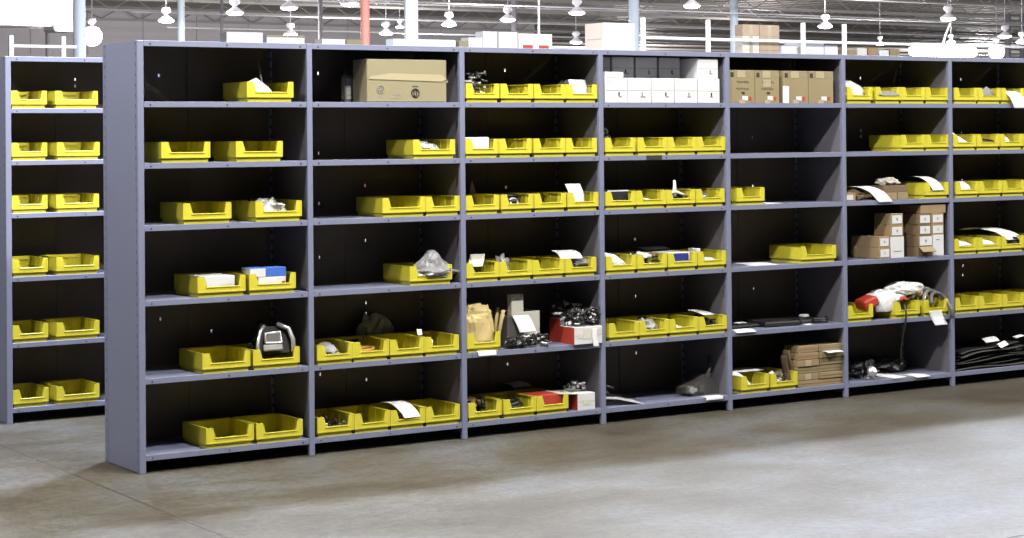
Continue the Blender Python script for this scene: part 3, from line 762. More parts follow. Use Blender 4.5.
g = G(); g.prism([(-.12,0),(.155,0),(.16,.07),(.10,.10),(.06,.155),(.02,.13),(-.03,.10),(-.09,.075),(-.13,.06)], -.03, .12)
g.bbox(-.17,-.10,-.055,.02,.02,.085,.012); g.bbox(-.05,.0,-.045,-.03,.02,.08,.006); g.build('body', 'charcoal', o)
g = G(); g.lathe([(.022,0),(.026,.01),(.022,.018)], (-.135,-.056,.052), T=Matrix.Rotation(R(90),4,'X')); g.lathe([(.014,0),(.018,.01),(.014,.016)], (-.085,-.034,.05), T=Matrix.Rotation(R(90),4,'X')); g.build('lamp_socket', 'pouch', o)
g = G(); g.tube([(.06,.0,.14),(.11,.02,.2),(.125,.05,.3)], [.018,.013,.010], 8); g.tube([(.03,-.01,.12),(.075,-.02,.165)], .014, 8); g.build('strut', 'charcoal', o)
curl('white paper slip on the front edge of the bottom shelf, middle bay', [(3.53,-.012,z-.014), (3.53,-.005,z+.003), (3.53,.05,z+.0035)], .125)

# --- fifth bay
for i, (a, b) in enumerate([(3.682,3.876),(3.88,4.068),(4.10,4.296),(4.30,4.50)]):
    mk = [('tape', .3,.62,.78,1.0,'tape'), ('hand_hole', .05,.17,.79,.93,'ink'), ('hand_hole', .82,.90,.80,.92,'greyink'), ('label', .5,.72,.08,.21,'white'), ('sticker', .76,.86,.08,.20,'red'), ('tape', .38,.6,.0,.1,'tape')]
    if i == 1: mk.append(('label', .32,.64,.5,.72,'tape'))
    o = carton('kraft carton with white label and red sticker, %s of four, top shelf, fifth bay' % ORD[i], a, b, .014, .38, ZS[0], ZS[0]+.195, 'kraft', seam=False, marks=mk, group='kraft cartons on the top shelf')
    if i < 2:      # handwriting in marker
        g = G(); rd = random.Random(i); d = .366/2; w = b-a
        for (z0, x0, x1) in ((.125,-.04,.05),(.085,-.05,.05),(.06,-.005,.02)):
            n = 22; pts = [(x0+(x1-x0)*t/n, -d-.0008, z0+.007*math.sin(t*1.9+i)*(.5+rd.random())) for t in range(n+1)]
            g.tube(pts, .0011, 4)
        g.build('handwriting', 'ink', o)
g = G(); g.bbox(-.024,.024,0,.004,0,.103,.001); o = g.build('card', 'white'); o.matrix_world = TR(4.11,.0035,ZS[0],R(-2),R(3),0); tag(o, 'narrow white card standing between the kraft cartons, top shelf, fifth bay', 'card')
paper('white sheet lying on the third shelf of the fifth bay', (4.02,.03,ZS[2]+.002), .17, .2, 0, 0, R(8), .003)
paper('white sheet lying left of the bin, fourth shelf, fifth bay', (3.94,.02,ZS[3]+.002), .2, .26, 0, 0, R(-10), .003)
z = ZS[4]
for q, (xx, yy, ww, dd, hh, rz) in enumerate([(3.90,.22,.30,.2,.018,.06),(4.13,.18,.26,.24,.03,-.08),(4.38,.2,.22,.22,.026,.1)]):
    g = G(); g.bbox(-ww/2,ww/2,-dd/2,dd/2,0,hh,.007)
    for j in range(3): g.box(-ww/2+.02, ww/2-.02, -dd/2+.03+j*.07, -dd/2+.045+j*.07, hh, hh+.003)
    o = g.build('floor_mat', 'rubber'); o.location = (xx, yy, z); o.rotation_euler.z = rz
    tag(o, 'flat black rubber pad, %s of three, fifth shelf, fifth bay' % ORD[q], 'pad', 'black rubber pads')
coil('black cable coil at the right end, fifth shelf, fifth bay', (4.44,.09,z+.0), .05, .008, 2, 'rubber', seed=5)
curl('white paper overhanging the shelf edge at left, fifth shelf, fifth bay', [(3.775,.09,z+.0025), (3.775,.02,z+.0035), (3.775,-.012,z-.008)], .15)
paper('small white slip on the left black pad, fifth shelf, fifth bay', (3.92,.2,z+.023), .09, .05, 0, 0, .3, .002)
paper('small white slip near the cable coil, fifth shelf, fifth bay', (4.32,.045,z+.002), .07, .04, 0, 0, .2, .002)
crumple('small white packet on the right black pad, fifth shelf, fifth bay', (4.42,.21,z+.030), (.07,.05,.022), 'white', 85, 'white_packet', 'packet', sub=2)
k = (4,5,0); x, w, z, y = B[k]
curl('white invoice leaning in the left bin, bottom shelf, fifth bay', [(x-.06,.012,z+.05), (x-.07,.05,z+.09), (x-.085,.12,z+.12)], .06)
hardware('grey metal bolts in the left bin, bottom shelf, fifth bay', inb(k,.15,.12), (.1,.06,.05), 86, 'metal_bolts', ('metal','charcoal','black'), 18)
curl('large white sheet lying over both bins at the back, bottom shelf, fifth bay', [(x+.06,.12,z+.112), (x+.04,.2,z+.118), (x+.02,.285,z+.113)], .2)
k = (4,5,1); hardware('shiny fittings heaped in the right bin, bottom shelf, fifth bay', inb(k,.0,.25), (.15,.13,.09), 87, 'shiny_fittings', ('metal','charcoal','chrome','black','paper'), 40, big=1.2)
# pile of flat kraft cartons
z0 = ZS[5]; rd = random.Random(3); n = 0
for j in range(6):
    hh = .0385
    for (a, b, side_) in ((4.196, 4.365, 'left'), (4.369, 4.56, 'right')):
        if j in (0, 2) and side_ == 'right':
            continue
        if j in (0, 2): a, b = 4.196, 4.56
        if j == 5 and side_ == 'left': a += .006
        dx = rd.uniform(-.006, .004); ra = rd.uniform(0, .012)
        tier = ['bottom', 'second', 'third', 'fourth', 'fifth', 'topmost'][j]
        carton('flat kraft carton, %s%s of the pile, bottom shelf, fifth bay' % (tier, '' if j in (0,2) else ' tier %s' % side_), a+dx, b-.001, .012+ra, .15, z0+j*(hh+.0030), z0+j*(hh+.0030)+hh, ['kraft2','kraft'][n % 2], seam=False, group='flat kraft cartons in a pile',
               marks=[('tape', .35,.62,.05,.95,'tape')] if n % 3 == 1 else [('edge', 0,1,.46,.52,'kraftdark')])
        n += 1
curl('white slip on the front of the kraft carton pile, bottom shelf, fifth bay', [(4.465,.04,z0+.2060), (4.465,.0,z0+.2058), (4.465,-.022,z0+.200)], .13)
# loose brown sheets leaning at the left of the pile
g = G(); g.sheet(lambda u, v: (.0+.02*math.sin(v*5), u*.07, v*.225), 4, 8, .004); g.sheet(lambda u, v: (-.012+.012*math.sin(v*4+1), .015+u*.06, v*.19), 4, 8, .004)
o = g.build('cardboard_offcut', 'kraftdark'); o.location = (4.170,.04,z0+.002); tag(o, 'folded brown cardboard offcut leaning on the left of the carton pile', 'cardboard')

# --- sixth bay
k = (5,0,0); x, w, z, y = B[k]
curl('large white sheet leaning in the first bin, top shelf, sixth bay', [(x-.02,.02,z+.052), (x-.025,.05,z+.10), (x-.05,.12,z+.145)], .19, skew=.03)
k = (5,0,1); x, w, z, y = B[k]
g = G(); g.bbox(-.082,.09,-.004,-.001,.0,.03,.001,T=TR(0,0,.048,R(-25))); o = g.build('label_sheet', 'midgrey'); o.location = (x,y-.002,z); tag(o, 'grey label sheet across the opening of the second bin, top shelf, sixth bay', 'label')
z = ZS[2]
carton('small brown carton with white end label, left on the third shelf, sixth bay', 4.60, 4.69, .03, .2, z, z+.052, 'kraft2', seam=False, marks=[('label', .15,.75,.15,.75,'white')])
crumple('brown paper parcel behind the curling paper, third shelf, sixth bay', (4.76,.13,z), (.12,.16,.075), 'kraftdark', 91, 'paper_parcel', 'parcel')
curl('white paper strip curling over the third shelf edge, sixth bay', [(4.79,.19,z+.08), (4.81,.1,z+.085), (4.855,.025,z+.055), (4.905,-.010,z-.012)], .12)
carton('brown carton with pale end, left of a low pair, third shelf, sixth bay', 4.945, 5.03, .02, .25, z, z+.045, 'kraft2', seam=False)
carton('brown carton with pale end, right of a low pair, third shelf, sixth bay', 5.036, 5.125, .02, .25, z, z+.045, 'kraft', seam=False)
carton('long brown carton laid over the low pair, third shelf, sixth bay', 4.93, 5.13, .03, .25, z+.0453, z+.088, 'kraftdark', seam=False)
crumple('whitish film pouch on top of the brown cartons, third shelf, sixth bay', (5.05,.13,z+.0885), (.15,.14,.055), 'offwhite', 93, 'film_pouch', 'pouch')
k = (5,2,0); x, w, z, y = B[k]
curl('white paper curving over the only bin, third shelf, sixth bay', [(x+.01,-.004,z+.052), (x+.0,.03,z+.10), (x-.02,.09,z+.135), (x-.04,.17,z+.14)], .10)
hardware('black knobs at the back of the only bin, third shelf, sixth bay', inb(k,-.5,.6), (.09,.12,.13), 94, 'black_fittings', ('black','rubber','black','metal'), 18, big=1.6)
z = ZS[3]
def lbox(lab, x0, x1, y0, y1, z0, z1, m='kraft2', l=(.12,.9,.15,.85)):
    carton(lab, x0, x1, y0, y1, z0, z1, m, seam=False, group='small labelled cartons', marks=[('label', l[0], l[1], l[2], l[3], 'white'), ('print', (l[0]+l[1])/2-.04, (l[0]+l[1])/2+.04, (l[2]+l[3])/2-.12, (l[2]+l[3])/2+.12, 'greyink')] if l else [])
P_ = 'fourth shelf, sixth bay'
lbox('long brown carton with white end label, lower of the left pair, '+P_, 4.865, 4.957, .012, .27, z, z+.068)
lbox('long brown carton with white end label, upper of the left pair, '+P_, 4.865, 4.955, .014, .265, z+.0683, z+.137)
carton('tall white carton under two small ones, '+P_, 4.965, 5.078, .012, .15, z, z+.132, 'white', seam=False, group='small labelled cartons', marks=[('print', .2,.8,.3,.34,'greyink')])
lbox('small carton with white label, lower of two on the white carton, '+P_, 4.962, 5.072, .012, .16, z+.1323, z+.205)
lbox('small carton with white label, topmost above the white carton, '+P_, 4.965, 5.070, .012, .16, z+.2053, z+.278, 'kraft')
carton('tall white carton at the right front, '+P_, 5.328, 5.425, .012, .10, z, z+.133, 'white', seam=False, group='small labelled cartons', marks=[('print', .3,.6,.75,.79,'greyink')])
lbox('brown carton with open flap at the bottom right, '+P_, 5.20, 5.322, .012, .3, z, z+.062, 'kraftdark', None)
g = G(); g.box(0,.115,-.05,0,0,.003,T=TR(0,0,0,R(38),0,0)); o = g.build('carton_flap', 'kraft'); o.location = (5.204,.010,z+.060); tag(o, 'pale open carton flap hanging at the right, '+P_, 'flap')
lbox('dark brown carton with white label above the open one, '+P_, 5.20, 5.325, .012, .2, z+.0623, z+.133, 'kraftdark', (.1,.95,.1,.9))
for j in range(2):
    for i in range(2):
        lbox('small carton with white label, %s %s of the square of four, %s' % (['lower','upper'][j], ['left','right'][i], P_), 5.205+i*.112, 5.205+i*.112+.109, .012, .2, z+.1336+j*.0685, z+.1336+j*.0685+.068, 'kraftdark' if i == 0 else 'kraft2')
carton('brown carton lying across the top of the right stack, '+P_, 5.225, 5.445, .012, .2, z+.2709, z+.325, 'kraft2', seam=False, group='small labelled cartons')
for q, (dx, dz) in enumerate([(0,0),(.004,.0683)]):
    carton('dark brown carton, %s of two beside the right stack, %s' % (['lower','upper'][q], P_), 5.095+dx, 5.19+dx, .17, .35, z+dz, z+dz+.068, 'kraftdark', seam=False, group='small labelled cartons')
# fifth shelf: bags and hoses over bins
z = ZS[4]
x, w, zb, y = B[(5,4,0)]
g = G(); g.bbox(-.055,.05,-.06,.07,0,.062,.012); o = g.build('red_carton', 'red'); o.matrix_world = TR(x+.14,.075,zb+.060,0,R(-20),R(-10)); o.location.z += .018
tag(o, 'red carton lying on the first bin, fifth shelf, sixth bay', 'box')
g = G(); g.blob((0,0,0), (.30,.16,.10), 101, .16, 1.5, 4); g.blob((.14,-.02,.045), (.30,.15,.10), 102, .16, 1.5, 4); g.blob((-.07,-.08,-.045), (.18,.05,.14), 103, .15, 1.6, 3)
mz = min(v[2] for v in g.v)
o = g.build('white_bag', 'paper'); o.location = (5.02,.13,zb+.112+.0); o.location.z = zb+.090; tag(o, 'white plastic bag draped over the second bin, fifth shelf, sixth bay', 'bag')
for q, (rr, a0) in enumerate([(.100,0),(.09,.3),(.078,.6),(.066,.15)]):
    pts = []
    for i in range(15):
        a = R(190-i*14.5); pts.append((rr*1.2*math.cos(a), -.02*q+.03*math.sin(a*1.3), max(-.09, rr*.85*math.sin(a))))
    pts += [(rr*1.2+.003, -.06-.012*q, -.05), (rr*1.15, -.075-.012*q, -.105)]
    g = G(); g.tube(pts, .0125, 8)
    o = g.build('grey_hose', ['greyhose','pouch','silver','charcoal'][q]); o.location = (5.372,.10-.028*q+.06,zb+.085)
    tag(o, ['grey hose arching over the third bin, rear of four, sixth bay', 'pale grey hose arching over the third bin, second of four, sixth bay', 'silver hose arching lowest over the third bin, sixth bay', 'dark grey hose arching widest over the third bin, sixth bay'][q], 'hose', 'grey hoses on the fifth shelf')
hardware('brown and white ends among the grey hoses, fifth shelf, sixth bay', (5.25,.10,zb+.1025), (.14,.1,.07), 104, 'hose_ends', ('kraftdark','white','brownhose','metal'), 20, big=1.3)
curl('white tag hanging from the grey hoses over the shelf edge, sixth bay', [(5.33,-.0015,zb+.03), (5.345,-.0018,zb-.01), (5.37,-.014,zb-.06)], .11, 'tag', cat='tag')
g = G(); g.tube([(5.062,.0,zb+.09),(5.066,-.012,zb+.03),(5.060,-.010,zb-.03),(5.066,.02,zb-.12),(5.058,.03,zb-.2),(5.064,.03,zb-.29)], .006, 6)
g.lathe([(.01,-.01),(.012,0),(.01,.01)], (5.064,.03,zb-.29)); o = g.build('hanging_strap', 'rubber'); tag(o, 'black strap hanging from the fifth shelf down to the bottom, sixth bay', 'strap')
crumple('pink brown cord ends over the second bin, fifth shelf, sixth bay', (5.06,.012,zb+.11), (.06,.04,.03), 'red', 106, 'cord_end', 'cord', sub=2)
z = ZS[5]
hardware('black tangled parts on the bottom shelf, sixth bay', (4.80,.2,z), (.26,.22,.10), 111, 'tangled_parts', ('black','rubber','black'), 46, 'parts', None, 2.0)
o = empty('door_knob', (4.80,.035,z)); tag(o, 'round chrome knob among black parts, bottom shelf, sixth bay', 'knob')
g = G(); g.lathe([(.012,0),(.03,.006),(.036,.02),(.03,.036),(.012,.044)], (0,0,.045), T=Matrix.Rotation(R(62),4,'X')); g.build('knob', 'chrome', o)
g = G(); g.tube([(0,.0,.045),(.035,-.004,.055),(.07,-.004,.05)], [.012,.008,.005], 8); g.bbox(-.03,.03,-.015,.03,0,.022,.005); g.build('stem', 'metal', o)
crumple('low black heap at the back of the bottom shelf, sixth bay', (5.14,.30,z), (.36,.22,.11), 'rubber', 112, 'rubber_heap', 'rubber')
paper('grey white sheet lying flat on the bottom shelf, sixth bay', (5.03,.0,z+.002), .13, .24, 0, 0, R(12), .004)
curl('white paper over the front edge of the bottom shelf, sixth bay', [(5.16,.1,z+.0025), (5.19,.02,z+.0035), (5.215,-.012,z-.008)], .12)

# --- rightmost bay
k = (6,0,1); x, w, z, y = B[k]
g = G(); g.prism([(-.07,0),(.07,0),(.065,.03),(.02,.062),(-.045,.03)], 0, .003); o = g.build('grey_card', 'midgrey'); o.matrix_world = TR(x+.0,.028,z+.055,R(-20),0,0); tag(o, 'grey torn card leaning in the second bin, top shelf, rightmost bay', 'card')
k = (6,0,2); x, w, z, y = B[k]
curl('white sheet hanging over the front of the third bin, top shelf, rightmost bay', [(x-.02,.08,z+.085), (x,.02,z+.075), (x+.02,-.012,z+.04), (x+.05,-.022,z-.03)], .13)
k = (6,1,0); x, w, z, y = B[k]
curl('white paper curling up at the left of the first bin, second shelf, rightmost bay', [(x-.02,.02,z+.052), (x-.04,.05,z+.075), (x-.07,.11,z+.12)], .09, skew=-.03)
k = (6,1,1); x, w, z, y = B[k]
g = G(); g.bbox(-.075,.085,0,.03,0,.012,.004); g.tube([(-.07,.015,.012),(0,.02,.022),(.08,.015,.012)], .006, 6); o = g.build('black_strip', 'black'); o.location = (x,.03,z+.045); o.rotation_euler.x=.1; tag(o, 'black strip lying in the second bin, second shelf, rightmost bay', 'part')
k = (6,1,2); crumple('white paper roll in the third bin, second shelf, rightmost bay', inb(k,-.3,.2), (.13,.1,.1), 'paper', 121, 'paper_roll', 'paper', amp=.1, freq=1.2)
k = (6,2,0); crumple('crumpled white paper in the first bin, third shelf, rightmost bay', inb(k,-.05,.2), (.15,.12,.11), 'paper', 122, 'crumpled_paper', 'paper', amp=.2)
k = (6,3,0); x, w, z, y = B[k]
curl('white paper lying in the first bin, fourth shelf, rightmost bay', [(x,.012,z+.056), (x-.01,.06,z+.075), (x-.03,.14,z+.085)], .14)
k = (6,3,1); x, w, z, y = B[k]
curl('white form lying in the second bin, fourth shelf, rightmost bay', [(x,.012,z+.056), (x-.01,.06,z+.075), (x-.03,.14,z+.085)], .14)
x, w, z, y = B[(6,3,2)]
curl('large white sheet lying behind the second and third bins, fourth shelf, rightmost bay', [(x+.07,.04,z+.075), (x+.02,.10,z+.125), (x-.08,.2,z+.155), (x-.14,.27,z+.14)], .16)
k = (6,3,2); hardware('black knobs in the third bin, fourth shelf, rightmost bay', inb(k,.6,.3), (.06,.12,.1), 124, 'black_fittings', ('black','rubber','white'), 14, big=1.4)
z = ZS[5]
for q in range(8):
    rd = random.Random(130+q); ww = .78-.035*q; x0 = 5.515+.012*q; zz = .004+.0135*q
    def fn(u, v, q=q, ww=ww, x0=x0, zz=zz):
        return (x0+u*ww, .015+.02*(q % 3)+v*(.36-.01*q), z+zz+.055*(1-math.exp(-2.2*u))*(.3+.09*q)+.006*math.sin(u*7+q)+.004*math.sin(v*6+q))
    g = G(); g.sheet(fn, 16, 8, .004)
    o = g.build('black_rubber_sheet', ['rubber','black'][q % 2]); tag(o, 'floppy black sheet, %s from the bottom of the pile, bottom shelf, rightmost bay' % (['lowest']+ORD[1:]+['fifth','sixth','seventh','topmost'])[q] if q not in (0,7) else 'floppy black sheet, %s in the pile, bottom shelf, rightmost bay' % ('lowest' if q == 0 else 'topmost'), 'sheet', 'black sheets in a pile')
paper('white label lying high on the black sheets, bottom shelf, rightmost bay', (5.90,.05,z+.165), .10, .075, R(18), R(-6), -.3, .004, 'white_label', cat='label')
paper('small white label at the front of the black sheets, bottom shelf, rightmost bay', (5.955,-.002,z+.135), .075, .04, R(40), R(-14), 0, .002, 'white_label', cat='label')
paper('white label at the right end of the black sheets, rightmost bay', (6.17,.06,z+.178), .08, .04, R(10), R(-8), 0, .002, 'white_label', cat='label')

# ------------------------------------------------------------------ hall beyond: columns, lamps, racks
def column(label, x, y, r, m, name='steel_column'):
    o = empty(name, (x, y, 0)); tag(o, label, 'column', 'steel columns')
    g = G(); g.lathe([(r, .012), (r, ZC-.63)], seg=20); g.build('shaft', m, o)
    g = G(); g.bbox(-r*1.5, r*1.5, -r*1.5, r*1.5, 0, .012, .002); g.build('base_plate', 'colgrey', o)
    g = G(); g.bbox(-r*1.4, r*1.4, -r*1.4, r*1.4, ZC-.63, ZC-.6, .002); g.build('cap_plate', 'colgrey', o)
    return o
column('thin grey column nearest the left edge of the picture', 15.48, 45.66, .075, 'colgrey')
column('thick pale blue column above the rear shelving unit', 10.25, 28.8, .125, 'column')
column('slim pale column above the leftmost bay', 17.98, 41.75, .1, 'column')
column('broad pale blue column above the second bay', 16.95, 26.94, .15, 'column')
column('pale blue column beside the tall white carton stack', 25.03, 29.86, .13, 'column')
column('pale blue column between the white rack posts and kraft cartons', 34.62, 37.63, .125, 'column')
column('dull red column above the second bay', 16.82, 28.76, .1, 'redpaint', 'red_column')
column('grey pole left of the red column', 18.6, 34.4, .06, 'colgrey')
column('thin grey pole above the leftmost bay', 22.78, 49.65, .05, 'colgrey')
column('grey column in front of the white cartons above the third bay', 27.79, 39.64, .085, 'colgrey')
column('left one of two dark columns at the far right edge', 52.99, 43.38, .11, 'colgrey')
column('right one of two dark columns at the far right edge', 53.5, 43.13, .11, 'colgrey')
column('thin white pole right of the red column', 22.2, 38.6, .035, 'rack')
column('thin pale pole above the third bay', 26.4, 36.2, .03, 'rack')

def lamp(label, x, y, z=4.8, s=1.0, first=[]):
    # z: height of the rim of the reflector
    if not first:
        o = empty('high_bay_lamp', (0,0,0))
        g = G(); g.lathe([(.03,.40),(.11,.39),(.14,.33),(.125,.26),(.06,.20),(.045,.17)], seg=14); g.build('ballast_housing', 'lampshell', o)
        g = G(); g.lathe([(.05,.17),(.09,.15),(.17,.09),(.235,.035),(.24,.015),(.225,.012),(.05,.12)], seg=18); g.build('reflector', 'lampshell', o)
        g = G(); g.lathe([(.222,.012),(.215,-.01),(.15,-.045),(.02,-.06)], seg=16); g.build('lens', 'lens', o)
        g = G(); g.tube([(0,0,.39),(0,0,1.78)], .012, 6); g.build('hanging_rod', 'rod', o)
        first.append(o)
    else:
        o = copy_tree(first[0])
    o.location = (x, y, z); o.scale = (s, s, s)
    for c in o.children:
        if c.name.startswith('hanging_rod'):
            c.scale = (1, 1, 1); top = (ZC-z)/s; c.scale.z = 1; c.location.z = 0
            k = (top-.39)/1.39; c.scale.z = k; c.location.z = .39-.39*k
    tag(o, label, 'lamp', 'high bay lamps')
    return o
LP = [('high bay lamp hanging left of the slim pale column, leftmost bay', 16.27, 38.73), ('high bay lamp above the white cartons of the leftmost bay', 16.56, 35.04),
      ('high bay lamp hanging above the first post at the picture top', 16.96, 32.83), ('small far high bay lamp just over the white cartons, leftmost bay', 22.3, 43.6),
      ('high bay lamp at the top edge left of the red column', 17.63, 30.99), ('high bay lamp right of the red column', 24.63, 41.86), ('high bay lamp right of the broad pale blue column', 24.01, 37.14),
      ('high bay lamp behind the grey column of the third bay', 24.29, 34.54), ('upper high bay lamp of the pair left of the tall carton stack', 24.34, 31.36), ('lower high bay lamp of the pair left of the tall carton stack', 33.13, 44.1),
      ('high bay lamp at the top edge between the white rack posts', 25.4, 28.), ('high bay lamp between the right pair of white rack posts', 34.56, 33.4), ('tiny far lamp low above the sixth bay', 43.99, 41.01),
      ('high bay lamp above the glowing strip light', 35.11, 29.03), ('tiny far lamp right above the strip light', 45.33, 38.92), ('small far lamp left of the two dark columns', 44.03, 35.24), ('glaring lamp right of the thick pale blue column at left', 16.16, 43.89),
      ('glaring lamp low beside the strip light at right', 50.0, 41.2), ('tiny upper lamp right of the red column', 31.0, 52.3), ('small lamp at the right edge of the picture', 47.74, 37.9)]
for i, (l, x, y) in enumerate(LP):
    s = .92
    if 'glaring' in l: s = .92
    if 'tiny' in l: s = .7
    o = lamp(l, x, y, 4.72 if i != 18 else 5.6, s)
    if 'glaring' in l:
        g = G(); g.lathe([(.05,.16),(.2,.08),(.29,-.05),(.31,-.2),(.26,-.36),(.14,-.45),(.02,-.48)], seg=18); b_ = g.build('glare_globe', 'lens', o)  # glowing shape added for the lamp's glare, wider than its lens

# racks with goods on top
def rack(label, y, xs, zt, zb, x0, x1, deck, depth=1.0):
    o = empty('pallet_rack', ((x0+x1)/2, y, 0)); tag(o, label, 'rack', 'pallet racks'); cx = (x0+x1)/2
    for x in xs:
        for yy in (0,):
            g = G(); g.bbox(x-cx-.03, x-cx+.03, yy-.03, yy+.03, 0, zt if yy == 0 else zt-.02, .004)
            g.build('rack_upright', 'rack', o)
    for yy in (0,):
        if zb:
            g = G(); g.bbox(xs[0]-cx, x1-cx, yy-.055, yy-.032, zb-.02, zb+.02, .004); g.build('rack_beam', 'rack', o)
        g = G(); g.bbox(x0-cx, x1-cx, yy-.055, yy-.032, deck-.12, deck-.02, .004); g.build('rack_beam', 'rack', o)
    g = G(); g.box(x0-cx, x1-cx, -.03, depth+.03, deck-.02, deck); g.build('rack_deck', 'rack', o)
    return o
DK = 2.62
rack('white pallet rack with tall posts and a long rail, right of the pale column', 16.0, [14.97, 16.30, 18.36, 19.30, 26.9], 3.50, 3.18, 14.9, 27.0, DK)
rack('low white pallet rack carrying cartons behind the left bays', 16.0, [7.2, 9.6, 12.0, 14.4], DK-.03, 0, 7.1, 14.6, DK)
def rbox(label, x0, x1, z1, m='white', y0=16.08, d=.22, z0=DK, group='cartons on the far racks', marks=(), rz=0):
    return carton(label, x0, x1, y0, y0+d, z0, z1, m, group=group, seam=False, marks=marks, rz=rz)
rack('slim white rack posts with a rail behind the rear shelving unit', 16.0, [4.62, 5.33], 3.0, 2.86, 4.5, 5.5, 2.5)
rbox('left white carton on the far rack above the leftmost bay', 7.74, 8.30, 3.12, 'white')
rbox('right white carton on the far rack above the leftmost bay', 8.36, 8.96, 3.09, 'white', marks=[('lid', 0,1,.93,1,'bigbox')])
rbox('low white carton with beige side, above the second bay left end', 9.24, 9.62, 3.05, 'white')
rbox('low beige carton left of the red column, on the far rack', 9.64, 9.9, 3.05, 'bigbox')
o = rbox('long pale blue wrapped bundle behind the broad column, second bay', 10.42, 11.5, 3.075, 'column'); 
rbox('beige carton at the left of the white heap above the third bay', 11.56, 11.72, 3.07, 'bigbox')
rbox('lower left white carton of the heap above the third bay', 11.73, 11.98, 3.12, 'white')
rbox('white carton in the middle of the heap above the third bay', 11.99, 12.25, 3.22, 'white')
rbox('white carton right of the grey column above the third bay', 12.27, 12.62, 3.22, 'offwhite')
rbox('pale printed carton with two red marks above the third bay', 12.64, 13.26, 3.20, 'pinkish', marks=[('print', .12,.42,.60,.70,'red'), ('print', .60,.9,.60,.70,'red')])
o = rbox('tall white carton stack with pinkish side, against the pale blue column', 14.24, 14.86, 3.41, 'white', d=.5)
g = G(); g.box(-.3116, -.3102, -.245, .245, .01, .785); g.build('printed_side', 'pinkish', o)
for zz in (.26, .52):
    g = G(); g.box(-.313, -.3118, -.2, .2, zz, zz+.02); g.build('print', 'offwhite', o)
for q, (a, b, m) in enumerate([(17.10,17.46,'offwhite'),(17.47,17.90,'tan')]):
    for j, (za, zb_) in enumerate([(DK, 3.02), (3.022, 3.26), (3.262, 3.45)]):
        rbox('kraft carton, %s in the %s column of the stack right of the white posts' % (['lowest','middle one','topmost'][j], ['left','right'][q]), a, b, zb_, m if j < 2 else 'tan', z0=za, d=.2, group='kraft cartons on the far rack', marks=[('tape', .4,.6,.0,1,'tape')])
rd = random.Random(5)
for q in range(5):
    rbox('small %s carton, %s from left in the clutter above the sixth bay' % (['brown','pale','brown','white','brown'][q], (ORD+['fifth'])[q]), 19.42+q*.26, 19.42+q*.26+.22, 3.07+.03*(q % 3), ['kraft2','offwhite','kraft2','white','kraft'][q], d=.3)
for q, (a, b, t) in enumerate([(17.95,18.3,3.12),(18.44,18.9,3.2),(18.92,19.22,3.13)]):
    rbox('bright white carton, %s of three between the right rack posts' % ORD[q], a, b, t, 'white', d=.5)

# glowing strip light on a stand arm
o = empty('strip_light', (21.86, 16.2, 3.08)); tag(o, 'long glowing white strip light low above the right bays', 'lamp')
g = G(); g.lathe([(.03,-.79),(.085,-.76),(.105,-.66),(.11,0),(.105,.7),(.085,.8),(.03,.84)], seg=14, T=Matrix.Rotation(R(90),4,'Y')); g.build('diffuser', 'tubeglow', o)
g = G(); g.tube([(.05,.06,.06),(.18,.1,.3),(.30,.1,.52)], .02, 8); g.build('support_arm', 'rack', o)
g = G(); g.box(-.8,.8,-.04,.04,.105,.14); g.build('housing', 'rack', o)

# white insulated duct near the left of the roof
o = empty('air_duct', (13.4, 40, 4.85)); tag(o, 'white insulated air duct under the roof at the upper left', 'duct')
g = G(); g.bbox(-6.5, .1, -.6, .6, -.30, .55, .08); g.build('trunk', 'duct', o)
g = G(); g.bbox(.105, .72, -.5, .4, -.42, .45, .05); g.build('diffuser_box', 'duct', o)
g = G()
for x in (-4.5,-2.5,-.5): g.box(x-.02, x+.02, -.05, .0, .55, ZC-4.85)
g.build('hanger', 'rod', o)

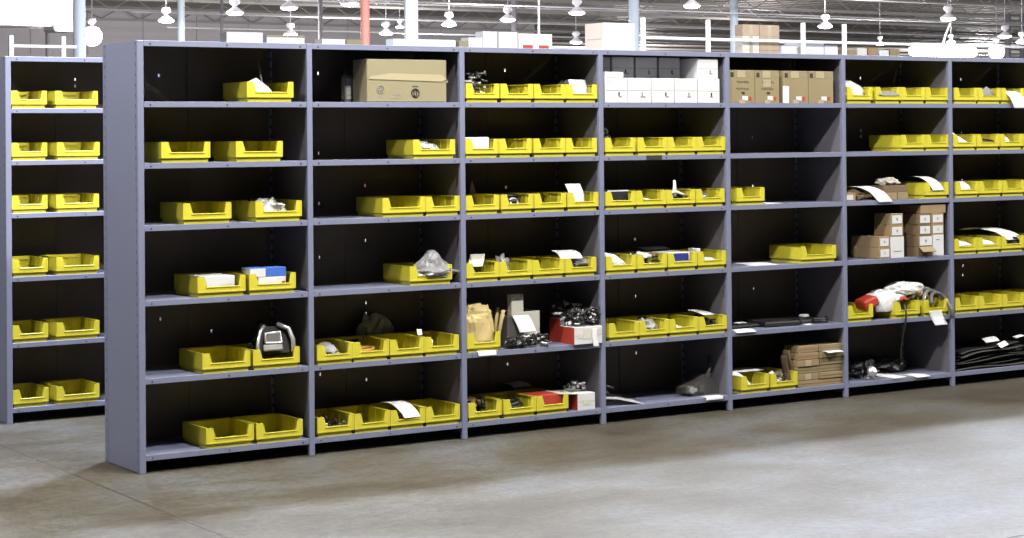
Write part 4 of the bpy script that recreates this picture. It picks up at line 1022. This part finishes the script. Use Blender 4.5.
# ------------------------------------------------------------------ light
def pl(name, x, y, z, w, r=.14, col=(1,.99,.98)):
    l = bpy.data.lights.new(name, 'POINT'); l.energy = w; l.shadow_soft_size = r; l.color = col
    o = bpy.data.objects.new(name, l); COL.objects.link(o); o.location = (x, y, z); return o
for n_, x, y, w in [('aisle_lamp', 1.2, 1.55, 1900), ('aisle_lamp', 5.2, 1.55, 1250), ('aisle_lamp', 9.2, 1.55, 1700), ('aisle_lamp', 14, 1.55, 1600),
                    ('front_lamp', .9, -1.35, 800), ('front_lamp', -3.2, -1.35, 700), ('front_lamp', .9, -3.2, 1450), ('front_lamp', 6.5, -3.2, 900), ('front_lamp', 10.5, -3.2, 1400), ('end_lamp', -2.3, .2, 950)]:
    pl(n_, x, y, 4.9, w, .14, (.86,.95,1.16) if n_ == 'aisle_lamp' else (1,.97,.88))
for i, (x, y) in enumerate([(8.7,12.5),(12.5,13.0),(16.5,13.2),(20.5,13.0),(8.7,22),(16.7,24),(24.4,22),(32,18),(16.7,36),(24.4,36),(34.5,32),(44,38),(16.7,50),(30,50),(46,50),(60,44),(24.4,44),(14.6,36),(52,30)]):
    pl('hall_lamp_or_fill', x, y, 4.4, 420 if y < 14 else 1050, .2)
wd = bpy.data.worlds.new('world'); scene.world = wd; wd.use_nodes = True
wd.node_tree.nodes['Background'].inputs[0].default_value = (.8,.85,1,1); wd.node_tree.nodes['Background'].inputs[1].default_value = .03

for x, y in ((62,80),(85,75),(75,110),(105,100),(60,135),(100,135)): pl('hall_lamp_or_fill', x, y, 4.4, 6500, .2)  # unseen lights added to brighten the far roof, no fixtures there
# ------------------------------------------------------------------ camera
f_px = 1924.0; yaw, pit, rol = R(32.79), R(-.559), R(.490)
fw = Vector((math.sin(yaw), math.cos(yaw), 0)); rt = Vector((math.cos(yaw), -math.sin(yaw), 0)); up = Vector((0,0,1))
Fd = fw*math.cos(pit)-up*math.sin(pit); U = up*math.cos(pit)+fw*math.sin(pit)
rx = rt*math.cos(rol)-U*math.sin(rol); ry = rt*math.sin(rol)+U*math.cos(rol)
cam = bpy.data.cameras.new('camera'); co = bpy.data.objects.new('camera', cam); COL.objects.link(co)
mw = Matrix.Identity(4)
for i in range(3): mw[i][0] = rx[i]; mw[i][1] = ry[i]; mw[i][2] = -Fd[i]
mw[0][3], mw[1][3], mw[2][3] = -3.545, -8.833, 1.627
co.matrix_world = mw
cam.sensor_fit = 'HORIZONTAL'; cam.sensor_width = 36; cam.lens = f_px*36/1024
cam.shift_y = (116.6-269)/1024
cam.clip_end = 400
scene.camera = co
vs = scene.view_settings
vs.view_transform = 'Standard'; vs.look = 'None'; vs.exposure = 0; vs.gamma = 1; vs.use_curve_mapping = False
scene.cycles.use_denoising = True
scene.cycles.denoising_prefilter = 'NONE'
scene.cycles.max_bounces = 8
